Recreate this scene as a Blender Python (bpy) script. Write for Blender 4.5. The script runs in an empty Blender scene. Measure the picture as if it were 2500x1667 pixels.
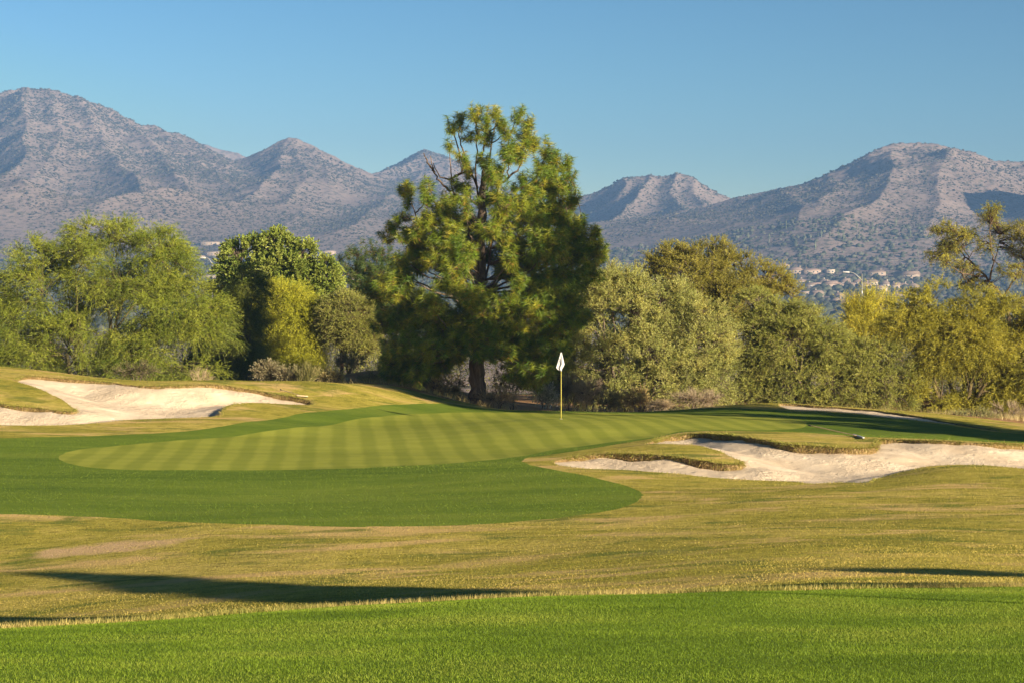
import bpy, math, random
import numpy as np
from mathutils import Vector
from mathutils.geometry import delaunay_2d_cdt

R = math.radians
SC = bpy.context.scene
COL = SC.collection
rng = np.random.default_rng(7)
FPX, CX, CY, CZ = 5000.0, 1250.0, 833.5, 1.7      # 72 mm lens on a 2500 px wide frame, eye 1.7 m above the turf

# ------------------------------------------------------------------ helpers
def P(px, py, D):
    return np.array([(px - CX) / FPX * D, D, CZ + (CY - py) / FPX * D])

def hashn(ix, iy, iz, seed):
    n = (ix * 374761393 + iy * 668265263 + iz * 2147483647 + seed * 974634777).astype(np.int64)
    n = (n ^ (n >> 13)) * 1274126177 & 0x7fffffff
    n = (n ^ (n >> 16)) & 0xffff
    return n / 65535.0

def vnoise(p, seed=0):
    p = np.asarray(p, float)
    if p.shape[1] == 2:
        p = np.concatenate([p, np.zeros((len(p), 1))], 1)
    i = np.floor(p).astype(np.int64); f = p - i; f = f * f * (3 - 2 * f)
    out = 0
    for dx in (0, 1):
        for dy in (0, 1):
            for dz in (0, 1):
                w = (f[:, 0] if dx else 1 - f[:, 0]) * (f[:, 1] if dy else 1 - f[:, 1]) * (f[:, 2] if dz else 1 - f[:, 2])
                out = out + w * hashn(i[:, 0] + dx, i[:, 1] + dy, i[:, 2] + dz, seed)
    return out

def fbm(p, octs=4, seed=0, gain=0.5):
    p = np.asarray(p, float); a, s, t = 1.0, 0.0, 0.0
    for k in range(octs):
        s = s + a * (vnoise(p * 2 ** k, seed + k) - 0.5); t += a; a *= gain
    return s / t * 2

def nrm(v):
    return v / np.maximum(np.linalg.norm(v, axis=-1, keepdims=True), 1e-9)

def rnd_dir(n, r=None):
    return nrm((r or rng).normal(size=(n, 3)))

def mesh_obj(name, V, faces, mat, parent=None, col=None, smooth=False, loc=None):
    """faces: list of (M,k) index arrays; V world coords, stored relative to loc"""
    V = np.asarray(V, np.float32)
    if loc is not None:
        V = V - np.asarray(loc, np.float32)
    me = bpy.data.meshes.new(name)
    me.vertices.add(len(V)); me.vertices.foreach_set('co', V.ravel())
    faces = [np.asarray(f, np.int32) for f in faces if len(f)]
    li = np.concatenate([f.ravel() for f in faces])
    tot = np.concatenate([np.full(len(f), f.shape[1], np.int32) for f in faces])
    st = np.concatenate([[0], np.cumsum(tot)[:-1]]).astype(np.int32)
    me.loops.add(len(li)); me.loops.foreach_set('vertex_index', li)
    me.polygons.add(len(tot)); me.polygons.foreach_set('loop_start', st)
    if smooth:
        me.polygons.foreach_set('use_smooth', np.ones(len(tot), bool))
    if col is not None:
        c = np.ones((len(V), 4), np.float32); c[:, :3] = np.clip(col, 0.001, 1)
        at = me.attributes.new('tint', 'FLOAT_COLOR', 'POINT'); at.data.foreach_set('color', c.ravel())
    me.update(calc_edges=True)
    if mat: me.materials.append(mat)
    o = bpy.data.objects.new(name, me); COL.objects.link(o)
    if parent is not None: o.parent = parent
    elif loc is not None: o.location = loc
    return o

def thing(name, loc, label, cat, group=None):
    o = bpy.data.objects.new(name, None); COL.objects.link(o)
    o.location = loc; o.empty_display_size = 0.3
    o['label'] = label; o['category'] = cat
    if group: o['group'] = group
    return o

def tag(o, label, cat, group=None):
    o['label'] = label; o['category'] = cat
    if group: o['group'] = group
    return o

class Bag:
    """collects vertices, faces and colours of one mesh"""
    def __init__(s): s.V = []; s.F = {}; s.C = []; s.n = 0
    def add(s, V, faces, col):
        V = np.asarray(V, float)
        s.V.append(V); s.C.append(np.broadcast_to(np.asarray(col, float), (len(V), 3)))
        for f in faces:
            f = np.asarray(f)
            if len(f): s.F.setdefault(f.shape[1], []).append(f + s.n)
        s.n += len(V)
    def build(s, name, mat, parent=None, smooth=False, loc=None):
        return mesh_obj(name, np.concatenate(s.V), [np.concatenate(v) for v in s.F.values()], mat, parent, np.concatenate(s.C), smooth, loc)

def tubes(paths, radii, sides=5):
    """paths (N,K,3), radii (N,K) -> V, quads"""
    paths = np.asarray(paths, float); radii = np.asarray(radii, float)
    N, K, _ = paths.shape
    t = np.gradient(paths, axis=1); t = nrm(t)
    ref = np.where(np.abs(t[..., 2:3]) > 0.9, np.array([1.0, 0, 0]), np.array([0, 0, 1.0]))
    u = nrm(np.cross(t, ref)); v = np.cross(t, u)
    a = np.arange(sides) / sides * 2 * np.pi
    V = paths[:, :, None, :] + radii[:, :, None, None] * (np.cos(a)[None, None, :, None] * u[:, :, None, :] + np.sin(a)[None, None, :, None] * v[:, :, None, :])
    n = np.arange(N)[:, None, None] * K * sides; k = np.arange(K - 1)[None, :, None] * sides; s = np.arange(sides)[None, None, :]; s2 = (s + 1) % sides
    Q = np.stack([n + k + s, n + k + s2, n + k + sides + s2, n + k + sides + s], -1).reshape(-1, 4)
    return V.reshape(-1, 3), Q

def bezier(a, b, c, K, d=None):
    """quadratic through control b: arrays (N,3) -> (N,K,3)"""
    t = np.linspace(0, 1, K)[None, :, None]
    return (1 - t) ** 2 * a[:, None] + 2 * t * (1 - t) * b[:, None] + t ** 2 * c[:, None]

def box(x0, x1, y0, y1, z0, z1):
    V = np.array([[x, y, z] for z in (z0, z1) for x, y in ((x0, y0), (x1, y0), (x1, y1), (x0, y1))], float)
    F = np.array([[3, 2, 1, 0], [4, 5, 6, 7], [0, 1, 5, 4], [1, 2, 6, 5], [2, 3, 7, 6], [3, 0, 4, 7]])
    return V, F

# ------------------------------------------------------------------ materials
class NT:
    def __init__(s, name):
        s.m = bpy.data.materials.new(name); s.m.use_nodes = True
        s.t = s.m.node_tree; s.t.nodes.clear()
        s.out = s.n('ShaderNodeOutputMaterial')
    def n(s, typ, **kw):
        nd = s.t.nodes.new(typ)
        for k, v in kw.items():
            if k.startswith('i_'):
                key = k[2:]; key = int(key) if key.isdigit() else key.replace('_', ' ')
                nd.inputs[key].default_value = v
            else: setattr(nd, k, v)
        return nd
    def l(s, a, b): s.t.links.new(a, b)
    def noise(s, vec, scale, detail=4, rough=0.55, dist=0.0):
        nd = s.n('ShaderNodeTexNoise'); nd.inputs['Scale'].default_value = scale; nd.inputs['Detail'].default_value = detail
        nd.inputs['Roughness'].default_value = rough; nd.inputs['Distortion'].default_value = dist
        s.l(vec, nd.inputs['Vector']); return nd.outputs['Fac']
    def ramp(s, fac, pts):
        nd = s.n('ShaderNodeValToRGB'); e = nd.color_ramp.elements
        while len(e) < len(pts): e.new(0.5)
        for k, (p, c) in enumerate(pts):
            e[k].position = p; e[k].color = (*c, 1) if len(c) == 3 else c
        s.l(fac, nd.inputs[0]); return nd.outputs[0]
    def mix(s, fac, a, b, typ='MIX'):
        nd = s.n('ShaderNodeMix', data_type='RGBA', blend_type=typ)
        for val, idx in ((fac, 0), (a, 6), (b, 7)):
            if hasattr(val, 'links'): s.l(val, nd.inputs[idx])
            elif isinstance(val, (int, float)): nd.inputs[idx].default_value = val
            else: nd.inputs[idx].default_value = (*val, 1)
        return nd.outputs[2]
    def math(s, op, a, b=0.0, c=0.0):
        nd = s.n('ShaderNodeMath', operation=op)
        for k, v in enumerate((a, b, c)):
            if hasattr(v, 'links'): s.l(v, nd.inputs[k])
            else: nd.inputs[k].default_value = v
        return nd.outputs[0]
    def vscale(s, vec, x, y, z):
        nd = s.n('ShaderNodeMapping'); nd.inputs['Scale'].default_value = (x, y, z); s.l(vec, nd.inputs['Vector']); return nd.outputs[0]
    def pos(s): return s.n('ShaderNodeNewGeometry').outputs['Position']
    def bump(s, h, strength, dist):
        nd = s.n('ShaderNodeBump'); nd.inputs['Strength'].default_value = strength; nd.inputs['Distance'].default_value = dist
        s.l(h, nd.inputs['Height']); return nd.outputs[0]
    def bsdf(s, col, rough=0.9, spec=0.2, normal=None, **kw):
        b = s.n('ShaderNodeBsdfPrincipled')
        if hasattr(col, 'links'): s.l(col, b.inputs['Base Color'])
        else: b.inputs['Base Color'].default_value = (*col, 1)
        b.inputs['Roughness'].default_value = rough; b.inputs['Specular IOR Level'].default_value = spec
        if normal is not None: s.l(normal, b.inputs['Normal'])
        for k, v in kw.items(): b.inputs[k.replace('_', ' ')].default_value = v
        return b.outputs[0]
    def fin(s, sh): s.l(sh, s.out.inputs['Surface']); return s.m

def mat_leaf(name, trans=0.35, rough=0.55, spec=0.25, gain=1.0):
    t = NT(name); a = t.n('ShaderNodeAttribute', attribute_name='tint').outputs['Color']
    c = a if gain == 1.0 else t.mix(1.0, a, (gain, gain, gain), 'MULTIPLY')
    b = t.bsdf(c, rough, spec)
    if trans > 0:
        tr = t.n('ShaderNodeBsdfTranslucent'); t.l(t.mix(1.0, c, (1.25, 1.15, 0.6), 'MULTIPLY'), tr.inputs[0])
        mx = t.n('ShaderNodeMixShader'); mx.inputs[0].default_value = trans
        t.l(b, mx.inputs[1]); t.l(tr.outputs[0], mx.inputs[2]); b = mx.outputs[0]
    return t.fin(b)

def mat_bark(name, ca, cb, scale=9.0, bump=0.6, dist=0.03):
    t = NT(name); p = t.vscale(t.pos(), 1, 1, 0.22); f = t.noise(p, scale, 6, 0.65, 0.6)
    c = t.ramp(f, [(0.32, ca), (0.68, cb)])
    a = t.n('ShaderNodeAttribute', attribute_name='tint').outputs['Color']
    return t.fin(t.bsdf(t.mix(1.0, c, a, 'MULTIPLY'), 0.9, 0.15, t.bump(f, bump, dist)))

def mat_plain(name, col, rough=0.6, spec=0.3, metal=0.0, var=0.12, scale=3.0):
    t = NT(name); f = t.noise(t.pos(), scale, 5, 0.6)
    lo = tuple(max(0, c * (1 - var)) for c in col); hi = tuple(min(1, c * (1 + var)) for c in col)
    return t.fin(t.bsdf(t.ramp(f, [(0.3, lo), (0.7, hi)]), rough, spec, None, Metallic=metal))

def grass_mat(name, cols, big=0.25, aniso=(1, 1), fine=28.0, bump=0.9, dist=0.05, extra=None):
    """cols: dark, mid, light of the turf; patches at several sizes, bump from blade-size noise"""
    t = NT(name); p = t.pos()
    pb = t.vscale(p, aniso[0], aniso[1], 1)
    f1 = t.noise(pb, big, 5, 0.6, 0.4); f2 = t.noise(p, 2.3, 4, 0.6); f3 = t.noise(p, fine, 3, 0.65)
    f = t.math('ADD', t.math('MULTIPLY', f1, 0.55), t.math('ADD', t.math('MULTIPLY', f2, 0.2), t.math('MULTIPLY', f3, 0.25)))
    c = t.ramp(f, [(0.36, cols[0]), (0.5, cols[1]), (0.64, cols[2])])
    if extra: c = extra(t, p, c)
    h = t.math('ADD', f3, t.math('MULTIPLY', t.noise(p, fine * 0.35, 3, 0.6), 0.8))
    return t.fin(t.bsdf(c, 0.95, 0.08, t.bump(h, bump, dist)))
# ------------------------------------------------------------------ ground shape of the golf hole
ctrl = []
def cp(*pts):
    for px, py, D in pts: ctrl.append(P(px, py, D))
def cx(X, Y, zrel): ctrl.append(np.array([X, Y, CZ + zrel]))

for X in (-9, -4, 0, 4, 9):
    cx(X, 10, -1.668); cx(X, 5, -1.66); cx(X, 0, -1.7)
for X in (-30, 0, 30): cx(X, -15, -1.7); cx(X, -40, -1.7)
cp((0, 1556, 14), (600, 1548, 14), (1250, 1541, 14), (1900, 1538, 14), (2500, 1536, 14))
cp((0, 1531, 17), (600, 1493, 18), (1250, 1455, 19), (1900, 1437, 19.7), (2500, 1428, 20.2))
cp((0, 1583, 21), (0, 1560, 24), (0, 1528, 26.5), (0, 1445, 30.6), (0, 1388, 33.6), (0, 1320, 36.6), (0, 1254, 39.4))
cp((600, 1530, 21), (600, 1492, 25), (600, 1440, 28.3), (600, 1390, 31), (600, 1330, 34), (600, 1279, 37))
cp((1250, 1478, 21.5), (1250, 1451, 25), (1250, 1400, 28.3), (1250, 1340, 32), (1250, 1275, 36.5))
cp((1560, 1458, 21.5), (1560, 1443, 24.3))
cp((1900, 1425, 22), (1900, 1380, 26), (1900, 1310, 31.5), (1900, 1240, 37.5), (1900, 1185, 43.5))
cp((2500, 1416, 22.5), (2500, 1360, 27.5), (2500, 1290, 33), (2500, 1210, 39), (2500, 1150, 45))
cp((1568, 1204, 42), (1389, 1260, 37.5), (1446, 1164, 45.5))
cp((142, 1114, 53), (383, 1146, 49.5), (700, 1145, 50), (1006, 1135, 50.5), (1274, 1112, 53), (1427, 1087, 56), (1600, 1062, 59), (1906, 1050, 61.5))
cp((300, 1200, 44), (900, 1200, 44.5))
cp((249, 1091, 56.5), (574, 1064, 61), (800, 1035, 66), (1044, 1008, 72), (1300, 1006, 75), (1600, 1009, 74), (1370, 1022, 66))
cp((0, 1069, 58), (344, 1058, 60.5), (612, 1028, 64), (765, 1010, 67.5), (910, 991, 72), (1006, 985, 74.5))
# left bunker
cp((0, 1037, 61.8), (300, 1031, 63.3), (550, 1010, 66.5), (765, 985, 70.6), (184, 1003, 65.2), (60, 990, 65.6), (40, 950, 68.6), (34, 924, 71), (200, 929, 72), (380, 940, 71.6), (520, 938, 72), (640, 955, 72.4))
# crest behind
cp((0, 894, 75.4), (134, 907, 75.4), (287, 926, 75), (383, 931, 74.6), (509, 928, 75), (670, 928, 76), (823, 937, 75), (900, 948, 76), (1044, 978, 76.5), (1178, 994.5, 77), (1370, 1002.5, 77), (1600, 1003, 77), (1753, 990, 77.5), (1898, 982, 78), (2059, 992, 77), (2212, 1007, 74), (2365, 1034, 70.5), (2500, 1055, 68))
# right bunker
cp((1335, 1128, 50), (1600, 1151, 47.5), (1830, 1172, 46.5), (2059, 1177, 46), (2125, 1176, 46), (2212, 1149, 45.5), (2327, 1134.5, 46), (2500, 1143, 46))
cp((1600, 1077, 54), (1800, 1070, 54), (2000, 1085, 53), (2134, 1081, 54.5), (2300, 1074, 55), (2500, 1085, 56), (1812, 1128, 50), (1700, 1087, 52.5), (1640, 1113, 50.5))
cp((1715, 1050, 59), (2097, 1064, 58), (2500, 1079, 59), (2300, 1047, 64), (1400, 1050, 60))
# far bunker
cp((1925, 1000, 74.3), (2059, 1003.5, 73.5), (2174, 1019, 71), (2327, 1034, 69.3))
# behind the crest, and the sandy bank
cp((900, 908, 88), (830, 916, 90), (970, 932, 86), (900, 930, 81))
for X in (-22, -14, -8): cx(X, 80, -1.9); cx(X, 86, -2.7)
for X in (0, 6, 12, 18, 24): cx(X, 83, -3.1); cx(X, 88, -3.2)
for X in (-45, -20, 0, 20, 45): cx(X, 100, -3.0); cx(X, 116, -3.0)
for Y, a, b in ((20, -2.7, -2.4), (30, -3.5, -2.9), (40, -3.3, -2.9), (50, -3.0, -3.0), (60, -2.4, -2.9), (70, -1.2, -3.2), (80, -1.6, -3.3), (92, -2.9, -3.3)):
    cx(-.25 * Y - 9, Y, a); cx(.25 * Y + 9, Y, b); cx(-70, Y, a); cx(70, Y, b)
ctrl = np.array(ctrl)

def tps_k(r2): return np.where(r2 > 1e-12, 0.5 * r2 * np.log(np.maximum(r2, 1e-12)), 0)
S0 = 10.0
_c = ctrl[:, :2] / S0; _n = len(_c)
A = np.zeros((_n + 3, _n + 3))
A[:_n, :_n] = tps_k(((_c[:, None] - _c[None]) ** 2).sum(-1)) + np.eye(_n) * 0.004
A[:_n, _n] = 1; A[:_n, _n + 1:] = _c; A[_n, :_n] = 1; A[_n + 1:, :_n] = _c.T
_w = np.linalg.solve(A, np.concatenate([ctrl[:, 2], np.zeros(3)]))
def base_z(xy):
    xy = np.atleast_2d(np.asarray(xy, float))[:, :2] / S0; out = np.empty(len(xy))
    for k in range(0, len(xy), 20000):
        q = xy[k:k + 20000]
        out[k:k + 20000] = tps_k(((q[:, None] - _c[None]) ** 2).sum(-1)) @ _w[:_n] + _w[_n] + q @ _w[_n + 1:]
    q = xy * S0
    return out + 0.035 * fbm(q / 2.7, 3, 3)

_D = np.arange(6, 100, 0.1)
def hit(px, py):
    """where the line of sight meets the turf"""
    X = (px - CX) / FPX * _D; zr = CZ + (CY - py) / FPX * _D
    d = zr - base_z(np.stack([X, _D], 1))
    i = np.where((d[1:] <= 0) & (d[:-1] > 0))[0]
    if not len(i):
        k = int(np.argmin(np.where(_D > 20, d, 9)))
        return np.array([X[k], _D[k]])
    k = i[0]; t = d[k] / (d[k] - d[k + 1]); D = _D[k] + t * 0.1
    return np.array([(px - CX) / FPX * D, D])

def outline(pts, step=0.15, closed=True, jit=0.0):
    """pts: (px,py) or (px,py,lip) or (px,py,lip,D) -> XY points (n,2), lip (n)"""
    q = []
    for p in pts:
        xy = hit(p[0], p[1]) if len(p) < 4 else np.array([(p[0] - CX) / FPX * p[3], p[3]])
        q.append([*xy, p[2] if len(p) > 2 else 0.0])
    q = np.array(q); n = len(q); out = []
    for i in range(n if closed else n - 1):
        p0, p1, p2, p3 = (q[(i + k) % n] if closed else q[min(max(i + k, 0), n - 1)] for k in (-1, 0, 1, 2))
        m = max(1, int(np.linalg.norm(p2[:2] - p1[:2]) / step))
        # centripetal-ish: damp tangents by chord so tight turns do not loop
        L = np.linalg.norm(p2[:2] - p1[:2])
        m1 = (p2 - p0) * 0.5 * min(1, 1.6 * L / max(np.linalg.norm(p2[:2] - p0[:2]), 1e-6)); m2 = (p3 - p1) * 0.5 * min(1, 1.6 * L / max(np.linalg.norm(p3[:2] - p1[:2]), 1e-6))
        for t in np.arange(m) / m:
            out.append((2 * t**3 - 3 * t**2 + 1) * p1 + (t**3 - 2 * t**2 + t) * m1 + (-2 * t**3 + 3 * t**2) * p2 + (t**3 - t**2) * m2)
    out = np.array(out)
    if jit:
        out[:, 0] += jit * fbm(out[:, :2] * 2.5, 3, 11); out[:, 1] += jit * fbm(out[:, :2] * 2.5, 3, 23)
    return out[:, :2], np.maximum(out[:, 2] * (.60 + .5 * fbm(out[:, :2] * 1.3, 4, 31)), 0.02)

def z4(*pts): return [(x / 2.6133, 850 + y / 2.6133, *r) for x, y, *r in pts]
def z5(*pts): return [(700 + x / 2.6133, 900 + y / 2.6133, *r) for x, y, *r in pts]
def z6(*pts): return [(1600 + x / 2.6133, 950 + y / 2.6133, *r) for x, y, *r in pts]

green_px = z4((370, 690), (420, 725), (550, 755), (750, 770), (1000, 776), (1600, 776), (2000, 770), (2352, 762)) + z5((500, 630), (800, 615), (1100, 597), (1350, 575), (1500, 555), (1650, 525), (1900, 490), (2100, 462), (2352, 432)) + z6((150, 268), (400, 258), (800, 255), (950, 240), (950, 200), (800, 172), (600, 157)) + [(1720, 1012), (1600, 1008.5), (1450, 1006.5), (1300, 1006), (1180, 1005.5), (1110, 1006), (1030, 1009), (930, 1016), (850, 1026), (760, 1041)] + z4((1500, 560), (1200, 580), (900, 605), (650, 630), (450, 655))
collar_px = [(-260, 1068), (-260, 1250)] + z4((0, 1055), (400, 1065), (800, 1085), (1500, 1118), (2352, 1138)) + z5((500, 1003), (1000, 1000), (1400, 980), (1800, 940), (2100, 895), (2240, 840), (2270, 795), (2150, 740), (1950, 690), (1750, 650), (1550, 610), (1500, 585), (1550, 563), (1700, 543), (2000, 498), (2352, 438)) + z6((150, 276), (300, 264), (600, 266), (950, 275), (1300, 300), (1700, 315), (2352, 341)) + [(2640, 1086, 0, 58), (2640, 1070, 0, 63)] + [(2500, 1066, 0, 64.5), (2400, 1052, 0, 66.5), (2250, 1030, 0, 69.2), (2136, 1015, 0, 71.5), (2059, 1006, 0, 72.8), (1906, 1001, 0, 74), (1800, 996, 0, 75.4), (1700, 998, 0, 76.6), (1600, 1003, 0, 76.4), (1370, 1003, 0, 76.5), (1178, 995, 0, 76.4)] + [(1090, 984.5), (1006, 985.5), (910, 990.7), (815, 1001), (700, 1016)] + z4((1600, 465), (1300, 515), (900, 545), (500, 560), (0, 572))
fair_px = [(-700, 1500, 0, 15.3), (0, 1500, 0, 16.0), (500, 1500, 0, 16.9), (900, 1500, 0, 18.1), (1250, 1500, 0, 18.6), (1700, 1500, 0, 19.1), (2500, 1500, 0, 19.8), (3300, 1500, 0, 20.2), (11000, 1500, 0, 20.2), (11000, 1500, 0, 19)]
bunkL = z4((86, 203, .10), (170, 178, .14), (300, 184, .14), (420, 195, .14), (560, 205, .14), (700, 216, .15), (900, 239, .15), (1050, 240, .17), (1200, 234, .18), (1330, 231, .2), (1450, 240, .22), (1600, 264, .24), (1750, 289, .25), (1900, 314, .26), (1985, 333, .24), (2008, 350, .12), (1985, 360, .03), (1900, 358, .03), (1750, 351, .03), (1650, 346, .04), (1560, 348, .08), (1560, 352, .25), (1500, 358, .45), (1455, 370, .55), (1425, 392, .55), (1418, 420, .4), (1370, 433, .06), (1200, 441, .03), (1000, 447, .03), (800, 457, .03), (600, 476, .03), (400, 489, .03), (200, 491, .03), (0, 489, .03), (-300, 480, .03), (-420, 440, .05), (-330, 370, .12), (-150, 345, .16), (0, 352, .17), (100, 368, .17), (250, 381, .17), (370, 396, .17), (460, 404, .15), (481, 396, .12), (445, 362, .06), (380, 320, .04), (300, 280, .04), (200, 240, .05), (125, 217, .06))
bunkR = z5((1690, 592, .06), (1760, 574, .16), (1900, 552, .2), (2050, 541, .2), (2200, 541, .22), (2340, 546, .24)) + z6((50, 419, .24), (150, 430, .24), (300, 454, .24), (430, 472, .24), (520, 478, .22), (556, 473, .18), (535, 450, .08), (450, 413, .05), (350, 374, .05), (250, 352, .05), (100, 347, .05), (10, 345, .05), (-55, 343, .06), (-20, 328, .12), (60, 305, .2), (200, 285, .26), (340, 280, .28), (480, 287, .28), (590, 303, .28), (700, 322, .27), (800, 339, .27), (900, 352, .27), (1050, 362, .28), (1200, 372, .28), (1330, 374, .28), (1398, 366, .26), (1402, 330, .18), (1440, 322, .18), (1550, 321, .18), (1750, 325, .18), (1950, 334, .18), (2150, 345, .18), (2352, 354, .18), (2650, 365, .2), (2850, 400, .25), (2900, 460, .25), (2800, 520, .1), (2600, 515, .04), (2352, 504, .04), (2250, 494, .05), (2100, 483, .05), (1900, 481, .05), (1750, 489, .06), (1600, 519, .06), (1500, 544, .06), (1420, 569, .06), (1365, 592, .05), (1200, 594, .03), (900, 589, .03), (600, 576, .03), (350, 561, .03), (150, 537, .03), (0, 526, .03)) + z5((2100, 641, .03), (1900, 633, .03), (1750, 616, .03))
bunkF = [(1898, 985, .10, 76.8), (1940, 985.5, .10, 76.8), (1983, 989, .10, 76.3), (2059, 993.5, .10, 75.6), (2130, 1000, .10, 74.6), (2212, 1009, .10, 73.0), (2300, 1024, .10, 71.0), (2380, 1038, .10, 69.3), (2440, 1047, .10, 68.2), (2420, 1046, .03, 67.8), (2327, 1034, .03, 69.0), (2174, 1019, .03, 71.0), (2059, 1005, .03, 73.2), (1990, 1002, .03, 74.0), (1925, 1000, .03, 74.6)]

zones = {}
for key, px, st, jt in (('green', green_px, .4, .05), ('collar', collar_px, .3, .07)):
    zones[key] = outline(px, st, True, jt)
for key, px in (('bunkL', bunkL), ('bunkR', bunkR), ('bunkF', bunkF)):
    zones[key] = outline(px, .1, True, .06)
# fairway zone is closed around behind the camera
fk = np.array([((p[0] - CX) / FPX * p[3], p[3]) for p in fair_px[:9]]); fk[-1] = (69, 20.2)
fx = np.arange(-69, 69.01, .25); fy = np.interp(fx, fk[:, 0], fk[:, 1]) + .07 * fbm(np.stack([fx * 1.3, fx * 0], 1), 3, 5)
zones['fair'] = (np.concatenate([np.stack([fx, fy], 1), [[69, -39], [-69, -39]]]), None)
# the turf ends behind the crest: natural desert floor beyond
dl = [((px - CX) / FPX * D, D) for px, D in ((0, 78.6), (300, 78), (600, 78.4), (800, 79), (900, 79.5), (1044, 79), (1250, 79.5), (1600, 79.5), (1900, 80.5), (2212, 77.5), (2365, 74.5), (2500, 72.5))]
dl = [(-69, 79), (-35, 78)] + dl + [(35, 71), (69, 69)]
dx = np.arange(-69, 69.01, 0.4); dy = np.interp(dx, *np.array(dl).T) + 0.25 * fbm(np.stack([dx * .7, dx * 0], 1), 3, 5)
zones['desert'] = (np.concatenate([np.stack([dx, dy], 1), [[69, 117], [-69, 117]]]), None)

def pip(poly, pts):
    x, y = pts[:, 0], pts[:, 1]; ins = np.zeros(len(pts), bool); n = len(poly)
    x0, x1, y0, y1 = poly[:, 0].min(), poly[:, 0].max(), poly[:, 1].min(), poly[:, 1].max()
    m = np.where((x >= x0) & (x <= x1) & (y >= y0) & (y <= y1))[0]; xs, ys = x[m], y[m]; r = np.zeros(len(m), bool)
    j = n - 1
    for i in range(n):
        xi, yi, xj, yj = *poly[i], *poly[j]
        c = ((yi > ys) != (yj > ys)) & (xs < (xj - xi) * (ys - yi) / (yj - yi + 1e-15) + xi); r ^= c; j = i
    ins[m] = r; return ins

def near(poly, pts):
    """distance of pts to the closed polyline and its nearest point index"""
    d = np.full(len(pts), 9.0); idx = np.zeros(len(pts), int)
    lo, hi = poly.min(0) - 6, poly.max(0) + 6
    m = np.where(((pts > lo) & (pts < hi)).all(1))[0]
    for k in range(0, len(m), 4000):
        q = m[k:k + 4000]; dd = np.sqrt(((pts[q][:, None] - poly[None]) ** 2).sum(-1)); i = dd.argmin(1)
        d[q] = dd[np.arange(len(q)), i]; idx[q] = i
    return d, idx

# points: graded grid, denser where the camera looks
gp = []
for x0, x1, y0, y1, s in ((-72, 72, -42, 118, 2.4), (-30, 30, 8, 92, .42)):
    gx, gy = np.meshgrid(np.arange(x0, x1 + .01, s), np.arange(y0, y1 + .01, s))
    g = np.stack([gx.ravel(), gy.ravel()], 1) + rng.uniform(-.2, .2, (gx.size, 2)) * s
    if s > 1: g = g[~((g[:, 0] > -29.5) & (g[:, 0] < 29.5) & (g[:, 1] > 8.5) & (g[:, 1] < 91.5))]
    gp.append(g)
for k in ('bunkL', 'bunkR', 'bunkF'):
    o = zones[k][0]; lo, hi = o.min(0) - .6, o.max(0) + .6
    gx, gy = np.meshgrid(np.arange(lo[0], hi[0], .14), np.arange(lo[1], hi[1], .14))
    g = np.stack([gx.ravel(), gy.ravel()], 1) + rng.uniform(-.03, .03, (gx.size, 2))
    dd, _ = near(o, g); gp.append(g[(pip(o, g) | (dd < .5)) & (dd > .05)])
gp = np.concatenate(gp)
pts = [Vector(p) for p in gp]; edges = []
for k, (o, _) in zones.items():
    b = len(pts); n = len(o); pts += [Vector(p) for p in o]; edges += [(b + i, b + (i + 1) % n) for i in range(n)]
rv, re_, rf, *_x = delaunay_2d_cdt(pts, edges, [], 0, 1e-5)
GV = np.array([[v[0], v[1]] for v in rv]); GF = np.array([f for f in rf if len(f) == 3])
GZ = base_z(GV)
cen = GV[GF].mean(1)
zone_of = np.zeros(len(GF), int)           # 0 rough
names = ['rough', 'desert', 'fair', 'collar', 'green', 'bunkL', 'bunkR', 'bunkF']
for i, k in enumerate(names):
    if i: zone_of[pip(zones[k][0], cen)] = i

# rounded shoulders where the turf rolls into a bunker with a high lip
LIPZ = np.zeros(len(GV))

def sub(zid, z):
    f = GF[zone_of == zid]; u, inv = np.unique(f, return_inverse=True)
    return u, inv.reshape(f.shape), np.column_stack([GV[u], z[u]])

rough_cols = [(.20, .20, .024), (.42, .355, .057), (.63, .48, .13)]
def rough_extra(t, p, c):
    k = t.noise(t.vscale(p, .7, 1.6, 1), 5.5, 4, .7)
    c = t.mix(1.0, c, t.ramp(k, [(.34, (.50, .52, .45)), (.50, (1, 1, 1))]), 'MULTIPLY')
    # bare straw patches and worn soil
    f = t.noise(t.vscale(p, .5, 1.0, 1), .55, 5, .6, .8)
    c = t.mix(t.ramp(f, [(.52, (0, 0, 0)), (.64, (1, 1, 1))]), c, (.62, .43, .16))
    g = t.noise(t.vscale(p, .6, 1.2, 1), .9, 4, .6, .5)
    c = t.mix(t.ramp(g, [(.54, (0, 0, 0)), (.66, (.9, .9, .9))]), c, (.15, .18, .026))
    # the worn soil streak on the near side of the fringe
    sx = t.n('ShaderNodeSeparateXYZ'); t.l(p, sx.inputs[0])
    cxx, cyy = hit(270, 1336); ex = t.math('DIVIDE', t.math('SUBTRACT', sx.outputs[0], float(cxx)), 1.5); ey = t.math('DIVIDE', t.math('SUBTRACT', sx.outputs[1], float(cyy)), .75)
    r2 = t.math('ADD', t.math('MULTIPLY', ex, ex), t.math('MULTIPLY', ey, ey))
    r2 = t.math('ADD', r2, t.math('MULTIPLY', t.math('SUBTRACT', t.noise(p, 1.6, 4), .5), 2.2))
    return t.mix(t.ramp(r2, [(.3, (.85, .85, .85)), (1.0, (0, 0, 0))]), c, (.66, .44, .24))

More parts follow.
